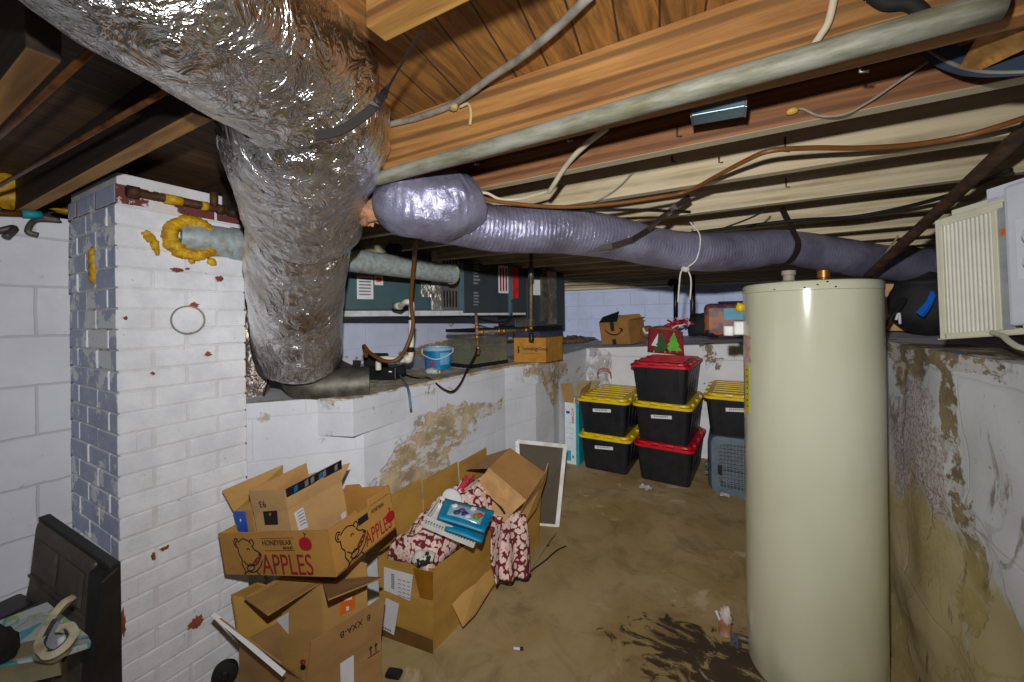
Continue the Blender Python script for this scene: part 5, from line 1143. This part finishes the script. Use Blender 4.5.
for i in range(4):
    p, q = q_[i], q_[(i+1) % 4]; ii = lambda p: (p[0]+(cen_[0]-p[0])*.05, p[1]+(cen_[1]-p[1])*.05)
    b.hexa([P_(*p, t_+.001), P_(*q, t_+.001), P_(*ii(q), t_+.001), P_(*ii(p), t_+.001)], [P_(*p, hK), P_(*q, hK), P_(*ii(q), hK), P_(*ii(p), hK)])
b.build('box_body', M_cardl, k1, bevel=.001)
dK = [(P_(*p, hK)-EYE).dot(ray(512, 316).normalized()) for p in q_]
def dep(p): return (p-EYE).dot(V((-SY, CYW, 0)))
Q0, Q1, Q2, Q3 = [P_(*p, hK) for p in q_]
kf = lambda nm, pts, m: MB().panel(pts, .004).build(nm, m, k1)
f_l = kf('left_flap', [Q0, Q1, at(284, 490.5, dep(Q1)-.01), at(249, 490.5, dep(Q0)-.01)], M_cardl)
uu = (Q1-Q0).normalized(); ww = (at(249, 490.5, dep(Q0)-.01)-Q0); ww = (ww-uu*ww.dot(uu)).normalized()
lettering('upside_down_number', '93', .034, Q0+uu*.078+ww*.040, -uu, -ww, M_ink, k1, off=.004) if (-uu).cross(-ww).dot(EYE-Q0) > 0 else lettering('upside_down_number', '93', .034, Q0+uu*.078+ww*.04, -uu, -ww, M_ink, k1, off=-.005)
rtop0, rtop1 = at(285, 489, dep(Q1)+.0), at(341, 460, dep(Q2)+.0)
kf('right_flap', [Q1, Q2, rtop1, rtop0], M_cardl)
kf('back_flap', [Q0, Q3, at(306, 463, dep(Q3)), at(249, 490, dep(Q0)+.01)], CARD('carton flap back', (190, 144, 88)))
kf('far_flap', [Q2, Q3, Q3+tw*.04, at(350, 463, dep(Q2)+.05)], M_cardl)
tn = (rtop1-rtop0).cross(Q1-rtop0).normalized(); tn = tn if tn.dot(EYE-Q1) > 0 else -tn
tape = MB().panel([rtop0+tn*.003, rtop1+tn*.003, rtop1.lerp(Q2, .42)+tn*.003, rtop0.lerp(Q1, .42)+tn*.003], .001).build('black_tape', plain('black tape', (26, 28, 34), .35), k1)
for a, mm in ((.12, 0), (.40, 1), (.55, 0), (.62, 1), (.85, 1), (.3, 1)):
    u0, u1 = rtop0.lerp(rtop1, a), rtop0.lerp(rtop1, a+.06); d0_, d1_ = rtop0.lerp(Q1, .42).lerp(rtop1.lerp(Q2, .42), a), rtop0.lerp(Q1, .42).lerp(rtop1.lerp(Q2, .42), a+.06)
    MB().panel([u0.lerp(d0_, .25)+tn*.0045, u1.lerp(d1_, .1)+tn*.0045, u1.lerp(d1_, .8)+tn*.0045, u0.lerp(d0_, .9)+tn*.0045], .0006).build('white_print' if mm else 'blue_print', M_greyink if mm else M_blue, tape)
nK = (Q2-Q1).cross(-tw).normalized(); nK = nK if nK.dot(EYE-Q1) > 0 else -nK
def kface(px, py, e=.003): return atplane(px, py, Q1+nK*e, nK)
l_ = MB().panel([kface(294, 513), kface(303, 507), kface(308, 527), kface(299, 531)], .001).build('shipping_label', M_paper, k1)
tb_l = MB()
for i in range(5): tb_l.panel([kface(297+i*.8, 513+i*3, .0045), kface(303+i*.8, 509.6+i*3, .0045), kface(303.2+i*.8, 510.4+i*3, .0045), kface(297.2+i*.8, 513.8+i*3, .0045)], .0005)
tb_l.build('print', M_greyink, l_)
MB().panel([kface(341, 514), kface(345.5, 511), kface(346.5, 518), kface(342, 520)], .001).build('small_label', M_paper, k1)
nL = (Q1-Q0).cross(tw).normalized(); nL = nL if nL.dot(EYE-Q1) > 0 else -nL
def kl(px, py, e=.003): return atplane(px, py, Q1+nL*e, nL)
bl_ = MB().panel([kl(263, 511.5), kl(277, 510.5), kl(278, 524.5), kl(265, 525)], .001).build('black_label', M_ink, k1)
MB().blob(kl(270, 514.5, .004), .006, .003, .006, 10, 6).build('gold_seal', M_brass, bl_)
k2 = thing('open_carton', 'small open carton with a blue label behind the taped one in the apple tray', 'box', TO+tu*.1+tv*.2+tw*t_)
xa2, ya2, _ = tloc(tl_at(226, 511, .20)); xb2, yb2, _ = tloc(tl_at(252, 511, .20))
b = MB(); x0_, x1_, y0_ = max(xa2, t_+.003), min(xb2, q_[0][0]-.006), max(min(ya2, yb2), .03)
k2o = P_(x0_, y0_, t_+.001); hk2 = .20-t_; wk2 = x1_-x0_; dk2 = min(TD-t_-.005-y0_, .20)
for a_, b__ in (((0, wk2), (0, .004)), ((0, wk2), (dk2-.004, dk2)), ((0, .004), (.004, dk2-.004)), ((wk2-.004, wk2), (.004, dk2-.004))): b.obox(k2o, tu, tv, tw, a_, b__, (0, hk2))
b.build('box_body', M_card, k2, bevel=.001)
T0 = k2o+tw*hk2
MB().panel([T0, T0+tv*dk2, at(283, 465, dep(T0+tv*dk2)), at(222, 491, dep(T0))], .004).build('standing_flap', M_card, k2)
MB().panel([T0+tu*wk2, T0+tu*0, T0+tv*.05+tw*.01, T0+tu*wk2+tv*.10+tw*.035], .004).build('folded_flap', CARD('carton flap back', (190, 144, 88)), k2)
def k2f(px, py, e=.0025): return atplane(px, py, k2o-tv*e, tv)
bl_ = MB().panel([k2f(233, 511.5), k2f(245, 511.5), k2f(248.5, 533), k2f(238, 531)], .001).build('blue_label', plain('blue label', (30, 90, 200), .6), k2)
MB().blob(k2f(240.5, 520.5, .004), .005, .002, .006, 8, 6).build('white_mark', M_paper, bl_)

# ================================================================== NEAR LEFT: TV, BOARD, LOOPED PAD
tvt = thing('television', 'dark bulky television shell seen from the back beside the chimney', 'television', (-1.6, .3, 0))
T1, T2 = at(34, 523, 1.10), at(103, 571, .98); T1.z = .885; T2.z = .82
M_tv = plain('charcoal tv plastic', (84, 78, 68), .42, var=.2, bump=.06); M_tvd = plain('black tv plastic', (36, 34, 33), .5, var=.2)
ud = (T2-T1); ud.z = 0; ud.normalize(); nd = V((ud.y, -ud.x, 0)); nd = nd if nd.dot(EYE-T1) > 0 else -nd
LT = (T2-T1).xy.length; tz = (T2.z-T1.z)/LT
def tp_(a, o, z): return V((T1.x, T1.y, T1.z))+ud*a+nd*o+Z*(tz*a+z)
def prof(a): return [tp_(a, -.03, .0), tp_(a, -.004, .0), tp_(a, .0, -.02), tp_(a, .012, -.15), tp_(a, .02, -.20), tp_(a, .02, -.72), tp_(a, -.03, -.72)]
b = MB(); b.hexa(prof(0), prof(LT-.05)); b.build('rear_shell', M_tv, tvt, bevel=.008)
b = MB(); b.hexa([tp_(-.008, -.034, .008), tp_(LT+.004, -.034, .008), tp_(LT+.004, -.01, .008), tp_(-.008, -.01, .008)][::-1], [tp_(-.008, -.034, -.85), tp_(LT+.004, -.034, -.85), tp_(LT+.004, -.028, -.85), tp_(-.008, -.028, -.85)][::-1]); b.build('front_bezel', M_tvd, tvt, bevel=.005)
b = MB(); b.hexa([tp_(LT-.054, -.03, 0.002), tp_(LT+.006, -.03, 0.002), tp_(LT+.006, .006, -.02), tp_(LT-.054, .006, -.02)], [tp_(LT-.054, -.03, -.85), tp_(LT+.006, -.03, -.85), tp_(LT-.02, .06, -.85), tp_(LT-.054, .06, -.85)]); b.build('side_bezel', M_tvd, tvt, bevel=.004)
for (a0_, a1_, z0_, z1_) in ((.03, LT*.40, -.035, -.12), (LT*.46, LT-.08, -.035, -.12)):
    sl = lambda z: .0+(.012)*(-z-.02)/.13
    b = MB(); b.hexa([tp_(a0_, sl(z0_)+.001, z0_), tp_(a1_, sl(z0_)+.001, z0_), tp_(a1_, sl(z1_)+.001, z1_), tp_(a0_, sl(z1_)+.001, z1_)], [tp_(a0_+.006, sl(z0_)+.006, z0_-.006), tp_(a1_-.006, sl(z0_)+.006, z0_-.006), tp_(a1_-.006, sl(z1_)+.006, z1_+.004), tp_(a0_+.006, sl(z1_)+.006, z1_+.004)]); b.build('raised_panel', M_tv, tvt)
b = MB()
for z in (-.135, -.205): b.ribbon([tp_(.01, (.0106 if z > -.15 else .020)+.001, z), tp_(LT-.06, (.0106 if z > -.15 else .020)+.001, z)], .006, .010, Z)
b.build('moulding_rib', M_tv, tvt)
b = MB(); b.obox(tp_(.0, .02, -.72), ud, nd, Z, (-.05, .06), (-.01, .06), (0, .52)); b.build('lower_housing', M_tvd, tvt, bevel=.008)
# printed board and looped pad in front
B0_, B1_, B2_, B3_ = at(-20, 640, .80), at(92, 645, .82), at(45, 602, .98), at(-20, 625, 1.0)
bd = thing('printed_board', 'white printed board with green and blue swirls below the television', 'board', (B0_+B2_)/2-Z*.2)
def boardm():
    t = NT('printed board'); c_ = t.mix(t.ramp(t.noise(7, t.mapv(scale=(1, 2.5, 1)), 4, .6, 2.), .52, .58), lin((186, 192, 194)), lin((150, 176, 110))); c_ = t.mix(t.ramp(t.noise(9, t.mapv(loc=(4, 1, 1)), 3, .5, 2.5), .58, .61), c_, lin((70, 160, 170))); return t.done(c_, .45)
P4b = [at(-30, 676, .78), at(60, 655, .80), at(91, 645, .86), at(88, 639, .90), at(47, 604, 1.0), at(-30, 634, .98)]
MB().panel(P4b, .012).build('board_panel', boardm(), bd, bevel=.003)
MB().panel([at(-30, 690, .76), at(60, 668, .79), at(62, 640, .86), at(-30, 662, .84)], .03).build('back_layer', plain('worn board edge', (150, 140, 108), .8), bd)
MB().tube([at(58, 660, .82), at(60, 682, .83), at(60, 720, .84)], .012, 8).build('support_leg', M_dsteel, bd)
lp = [at(67, 603, .87), at(59, 609, .85), at(50, 622, .83), at(41, 640, .79), at(40, 651, .77), at(50, 656, .765), at(63, 650, .77), at(72, 638, .79), at(71, 630, .80), at(64, 630, .80)]
pd = thing('looped_pad', 'cream padded loop with grey lining lying on the printed board', 'padding', at(50, 655, .83))
P = spl(lp, 8); m_ = len(P)
MB().ribbon(P, .036, .013, [(EYE-p).normalized()+V((.0, .05, .22)) for p in P]).build('padded_edge', plain('cream padding', (192, 184, 158), .8, c2=(120, 106, 80), scale=20), pd, bevel=.005)
Pi = [p.lerp(at(56, 641, .79), .24) for p in P[16:]]
MB().ribbon(Pi, .034, .007, [(EYE-p).normalized()+V((.0, .05, .22)) for p in Pi]).build('dark_lining', plain('charcoal lining', (64, 66, 74), .9), pd)
MB().panel([P[14], P[24], P[34], P[44], P[52], P[60]], .004).build('grey_lining', plain('grey lining', (170, 170, 184), .8), pd)
MB().blob(at(62, 642, .785), .010, .008, .012, 10, 7, .3).build('white_tag', M_paper, pd, 'all')
tag(MB().blob(at(-4, 650, .80), .028, .03, .045, 16, 10, .25).build('black_mitten', plain('black foam', (22, 22, 24), .85), None, 'all', origin='auto'), 'rounded black padded object at the edge of the printed board', 'pad')
# black caster behind the lowest carton
def caster(px, py, d, label):
    p = at(px, py, d); t = thing('caster_wheel', label, 'wheel', p); ax = V((.8, -.5, .1)).normalized()
    MB().lathe(p-ax*.02, [(.030, 0), (.042, .008), (.042, .032), (.030, .04)], 24, ax).build('tyre', M_blackm, t, True)
    MB().lathe(p-ax*.026, [(.012, 0), (.016, .004), (.016, .048), (.012, .052)], 16, ax).build('hub', M_black, t, True); return t
caster(225, 673, 1.50, 'black caster wheel on the floor between the chimney and lowest carton')
# ================================================================== FLOOR BITS
bt = atz(725, 634, 0); t = thing('bottle', 'small rust-stained bottle wrapped in white plastic on the floor by the heater', 'bottle', bt)
MB().lathe(bt, [(.020, 0), (.026, .004), (.027, .05), (.022, .075)], 18).build('bottle_body', plain('rust brown bottle', (150, 96, 60), .5, c2=(190, 160, 140)), t, True)
MB().blob(bt+Z*.085+X*.004, .026, .024, .042, 14, 10, .5).build('plastic_wrap', plain('white wrap', (206, 190, 180), .6), t, 'all')
MB().ribbon(spl([bt+V((-.02, -.02, .07)), bt+V((-.03, -.015, .09)), bt+V((-.035, -.01, .10))], 4), .012, .002, V((0, 1, 1))).build('wrap_tail', M_paper, t)
bx_ = atz(736, 646, 0); tag(MB().obox(bx_, V((.8, -.6, 0)), V((.6, .8, 0)), Z, (-.018, .018), (-.014, .014), (0, .045)).build('grey_block', plain('grey plastic', (92, 96, 100), .5), None, bevel=.004, origin='auto'), 'small grey block on the floor against the foot of the heater', 'block')
for px, py, s, lab in ((646, 488, .045, 'crumpled white paper scrap on the floor in front of the middle bin stack'), (725, 496, .03, 'pale plastic scrap on the floor in front of the pet carrier')):
    p = atz(px, py, 0); b = MB(); b.grid(lambda a, c_: p+V(((a-.5)*s*2.2, (c_-.5)*s*1.8, .010+.022*noise.noise(V((a*4, c_*4, px))))), 10, 8); tag(b.build('paper_scrap', plain('scrap paper', (206, 200, 206), .7), None, 'all', solid=.001, origin='auto'), lab, 'scrap')
p = atz(518, 650, 0); d_ = V((.9, .35, 0)).normalized(); t = thing('lighter', 'tiny black and white lighter lying on the floor', 'lighter', p)
MB().tube([p-d_*.02+Z*.006, p+d_*.01+Z*.006], .006, 10).build('lighter_body', M_paper, t, 'all'); MB().tube([p+d_*.01+Z*.006, p+d_*.022+Z*.008], .0065, 10).build('lighter_top', M_black, t, 'all')
p = atz(600, 629, 0); tag(MB().tube([p+V((-.012, -.012, .003)), p+V((.012, .01, .003))], .002, 6).build('twig', M_iron, None, origin='auto'), 'tiny dark twig lying alone on the concrete floor', 'twig')
cable('extension_cord', 'short black cord end lying on the floor beyond the cloth', [atz(527, 575, .006), atz(535, 568, .008), atz(546, 560, .008), atz(556, 551, .008), atz(566, 546, .008)], .004, M_black, 'cord')
cable('thin_wire', 'thin pale wire sticking out beside the black cord on the floor', [atz(529, 573, .004), atz(536, 562, .02), atz(546, 546, .05), atz(556, 533, .06)], .0022, M_cableg, 'wire')
tag(MB().blob(atz(548, 545, .02), .008, .008, .008, 8, 6).build('black_plug', M_black, None, 'all', origin='auto'), 'small black plug on the thin wire above the floor', 'plug')
p = atz(394, 676, 0); tag(MB().obox(p, V((.9, .3, 0)), V((-.3, .9, 0)), Z, (-.035, .035), (-.022, .022), (0, .02)).build('black_block', M_black, None, bevel=.012, origin='auto'), 'low black lump on the floor in front of the long carton', 'block')

# ================================================================== CABLES, STRAPS AND BITS OVERHEAD
J1 = 1.108
jy = lambda px, py, y: aty(px, py, y)
cable('grey_cable', 'thick grey cable looping along the orange joist to the subfloor', [jy(345, 138, .84), jy(392, 124, .822), jy(420, 117, .822), jy(455, 103, .818), jy(490, 78, .78), jy(520, 58, .74), jy(552, 32, .70), jy(592, -6, .66)], .0085, plain('grey sheathed cable', (150, 144, 134), .6, c2=(100, 94, 84)), 'cable', 8, 10)
t = thing('cable_tie', 'pale twisted rag tie holding the grey cable to the joist', 'tie', jy(455, 108, .82))
MB().blob(jy(454, 107, .816), .012, .010, .009, 12, 8, .5).build('knot', plain('rag', (186, 166, 120), .9), t, 'all'); MB().tube(spl([jy(460, 107, .82), jy(468, 104, .82), jy(471, 113, .822), jy(470, 125, .826)], 5), .004, 8).build('loose_end', plain('rag', (186, 166, 120), .9), t, 'all'); MB().tube([jy(452, 86, .81), jy(453, 100, .818)], .0018, 6).build('nail', M_iron, t)
cable('brown_cable', 'long brown electrical cable running across the whitewashed joists', [at(478, 196, 1.30), at(500, 202, 1.33), at(560, 207, 1.38), at(610, 204, 1.39), at(660, 197, 1.37), atz(688, 191, 1.874), atz(715, 177, 1.874), atz(745, 161, 1.874), atz(770, 151, 1.874), atz(810, 148, 1.874), atz(860, 148, 1.874), atz(910, 145, 1.874), atz(960, 137, 1.874), atz(1000, 126, 1.874), atz(1060, 106, 1.874)], .0068, M_cableb, 'cable', 8, 10)
cable('white_cable', 'pale cable dropping from the galvanized pipe to the brown cable', [at(607, 128, 1.00), at(590, 141, 1.05), at(575, 155, 1.11), at(563, 170, 1.18), at(553, 186, 1.24), at(549, 192, 1.27)], .008, M_cablew)
cable('white_cable', 'pale thin cable running from the flexible duct to the hanging cable foot', [at(472, 194, 1.32), at(486, 193, 1.32), at(500, 199, 1.33), at(520, 199, 1.33), at(535, 195, 1.30), at(549, 191, 1.27)], .005, M_cablew)
cable('dark_cable', 'dark thin cable running under the brown cable above the duct', [at(520, 207, 1.42), at(580, 210, 1.45), at(640, 210, 1.46), at(690, 212, 1.50)], .006, M_black)
cable('white_cable', 'white cable hanging from the subfloor behind the galvanized pipe', [jy(806, 64, .826), jy(812, 48, .826), jy(820, 36, .826), jy(829, 20, .826), jy(836, -12, .826)], .006, M_cablew)
cable('thin_wire', 'thin dark wire with pale end stapled along the brown joist', [jy(795, 110, J1), jy(803, 109, J1), jy(820, 116, J1-.005), jy(845, 114, J1-.01), jy(870, 101, J1-.01), jy(898, 82, J1-.012), jy(930, 60, J1-.02)], .003, M_cableg, 'wire')
tag(MB().blob(jy(792, 111, J1-.004), .012, .008, .008, 12, 8, .3).build('wire_nut', plain('yellow connector', (206, 166, 70), .5), None, 'all', origin='auto'), 'yellow wire connector at the end of the thin joist wire', 'connector')
cable('loose_wire', 'pair of thin loose wires curling off the whitewashed joist', [jy(592, 203, 1.46), jy(608, 195, 1.45), jy(622, 184, 1.44), jy(636, 169, 1.45)], .003, M_cableg, 'wire')
# metal light bracket under the galvanized pipe
p0, p1 = jy(692, 111, .93), jy(745, 101, .93); u = (p1-p0).normalized()
lb_ = thing('metal_bracket', 'bluish metal tray bracket fixed under the galvanized pipe', 'bracket', (p0+p1)/2)
n_ = V((-u.y, u.x, 0)).normalized(); w_ = u.cross(n_)
Lb = (p1-p0).length
M_blst = plain('bluish zinc', (128, 160, 176), .35, .6)
MB().obox(p0, u, n_, w_, (0, Lb), (0, .05), (-.010, -.006)).build('tray_base', M_blst, lb_, bevel=.001); 
for nm, b_ in (('tray_side', (0, .003)), ('tray_side', (.047, .05))): MB().obox(p0, u, n_, w_, (0, Lb), b_, (-.006, .012)).build(nm, M_blst, lb_)
MB().obox(p0, u, n_, w_, (-.003, 0), (0, .05), (-.012, .016)).build('end_lug', M_steel, lb_, bevel=.001); MB().obox(p0, u, n_, w_, (Lb, Lb+.004), (0, .05), (-.012, .010)).build('end_lug', M_steel, lb_, bevel=.001)
# diagonal wooden pole
d0_, d1_ = at(868, 276, 1.80), at(1060, 98, .86)
tag(MB().tube([d0_.lerp(d1_, i/14) for i in range(15)], [.018+.002*noise.noise(V((i*.7, 0, 0))) for i in range(15)], 12).build('wooden_pole', W_rust, None, 'all', origin='auto'), 'rough dark wooden pole slanting up to the right under the joists', 'pole')
cable('support_wire', 'thin yellowish wire running down beside the wooden pole', [at(898, 236, 1.80), at(884, 256, 1.88), at(869, 275, 1.94)], .0045, plain('yellow wire', (150, 140, 84), .6), 'wire')
cable('sagging_wire', 'dark sagging wire hooked between the whitewashed joists', [jy(724, 228, 1.78), jy(748, 219, 1.77), jy(762, 212, 1.76), jy(768, 206, 1.76)], .0035, M_blackm, 'wire')
cable('dark_cable', 'dark cable lying across the farther joists near the wooden pole', [atz(690, 233, 1.87), atz(790, 221, 1.87), atz(860, 216, 1.87), atz(940, 198, 1.87), atz(1010, 170, 1.87)], .008, M_blackm)
def hook(px, py, y, label, L_=.04, m=None):
    p = jy(px, py, y); return tag(MB().tube([p, p-Z*L_, p-Z*(L_+.002)+X*.012], .0026, 6).build('bent_nail', m or M_steel, None, 'all', origin='auto'), label, 'nail')
hook(475, 160, .905, 'bright bent nail hanging near the flexible duct elbow', .012); hook(568, 136, .905, 'bright bent nail below the middle of the galvanized pipe', .012); hook(860, 62, .905, 'bright bent nail under the galvanized pipe toward its far end', .018)
hook(677, 125, J1, 'rusty nail in the brown joist below the metal bracket', .03, M_iron); hook(719, 157, 1.462, 'short dark nail in the whitewashed joist above the brown cable', .018, M_iron); hook(785, 137, 1.462, 'long rusty wire staple holding the brown cable', .045, M_iron); hook(786, 178, 1.87, 'rusty hook hanging under the brown cable', .035, M_iron); hook(672, 156, 1.462, 'dark metal clip under the brown joist', .02, M_blackm)
# corner at upper right: curved dark band, hose and nailed blocks
hs = [jy(866, -10, .822), jy(886, 3, .822), jy(908, 3, .822), jy(921, 12, .822), jy(930, 26, .822)]
cable('black_hose', 'black hose bending behind the galvanized pipe at the upper right', hs, .010, M_blackm, 'hose', 8, 12)
bn = [at(925, 46, .80), at(938, 56, .76), at(958, 66, .72), at(985, 72, .68), at(1024, 72, .64), at(1080, 66, .60)]
cb3 = thing('metal_band', 'dark curved metal band with a ribbed rim at the upper right', 'band', bn[2])
M_bnd = plain('blue grey band', (70, 84, 104), .4, .3)
bd2 = [p+V((.0, .015, .030)) for p in bn]
b = MB(); P = spl(bn, 6); Q = spl(bd2, 6)
b.ribbon([(p+q)/2 for p, q in zip(P, Q)], .036, .004, V((0, .4, 1))); b.build('band_plate', M_bnd, cb3)
MB().tube(P, .0035, 8).build('rim', plain('rim grey', (130, 132, 120), .5), cb3, 'all')
tag(MB().panel([at(961, 66, .72), at(1003, -6, .60), at(1060, -6, .56), at(1040, 40, .60), at(985, 66, .68)], .02).build('wood_block', W_tan, None, bevel=.003, origin='auto'), 'yellow-brown wood block nailed slantwise at the upper right corner', 'wood block')
tag(MB().panel([at(951, 43, .78), at(985, 29, .74), at(990, 34, .735), at(955, 47, .775)], .012).build('wood_offcut', W_tan, None, origin='auto'), 'small wood offcut wedged beside the slanted wood block', 'wood block')
# ================================================================== CAMERA AND LIGHT
cd = bpy.data.cameras.new('camera'); cam = bpy.data.objects.new('camera', cd); COL.objects.link(cam)
Fw = V((-SY, CYW, 0)); Rt = V((CYW, SY, 0)); Rc = Rt*math.cos(RHO)-Z*math.sin(RHO); Uc = Z*math.cos(RHO)+Rt*math.sin(RHO)
M4 = Matrix((Rc, Uc, -Fw)).transposed().to_4x4(); M4.translation = EYE; cam.matrix_world = M4
cd.sensor_width = 36; cd.lens = 36*F/1024; cd.shift_y = -(341-CY)/1024; cd.clip_start = .02; cd.clip_end = 60
SC.camera = cam
def light(name, kind, loc, power, col=(1, 1, 1), size=.05, falloff=None):
    l = bpy.data.lights.new(name, kind); l.energy = power; l.color = col
    if kind == 'POINT': l.shadow_soft_size = size
    o = bpy.data.objects.new(name, l); COL.objects.link(o); o.location = loc
    if falloff:
        l.use_nodes = True; t = l.node_tree; em = t.nodes['Emission']; f = t.nodes.new('ShaderNodeLightFalloff'); f.inputs['Strength'].default_value = 1.0; m_ = t.nodes.new('ShaderNodeMath'); m_.operation = 'MULTIPLY_ADD'; m_.inputs[1].default_value = FALL
        t.links.new(f.outputs['Constant'], m_.inputs[0]); t.links.new(f.outputs['Linear'], m_.inputs[2]); t.links.new(m_.outputs[0], em.inputs['Strength'])
    return o
fl_o = light('camera_flash', 'SPOT', EYE+V((-.03, .02, .16)), FLASH, (1, .985, .96), .035, 'Linear')
fl_o.data.shadow_soft_size = .014; fl_o.data.spot_size = math.radians(166); fl_o.data.spot_blend = 1.0
fl_o.rotation_euler = (Fw+Z*.06+Rt*.03).to_track_quat('-Z', 'Y').to_euler()
w = bpy.data.worlds.new('world'); SC.world = w; w.use_nodes = True
w.node_tree.nodes['Background'].inputs[0].default_value = (.92, .95, 1, 1); w.node_tree.nodes['Background'].inputs[1].default_value = AMB
SC.view_settings.view_transform = 'Standard'; SC.view_settings.look = 'None'; SC.view_settings.exposure = EXPO; SC.view_settings.gamma = 1; SC.view_settings.use_curve_mapping = False
SC.cycles.use_denoising = True; SC.cycles.max_bounces = 6; SC.cycles.transparent_max_bounces = 12
SC.cycles.sample_clamp_indirect = 4
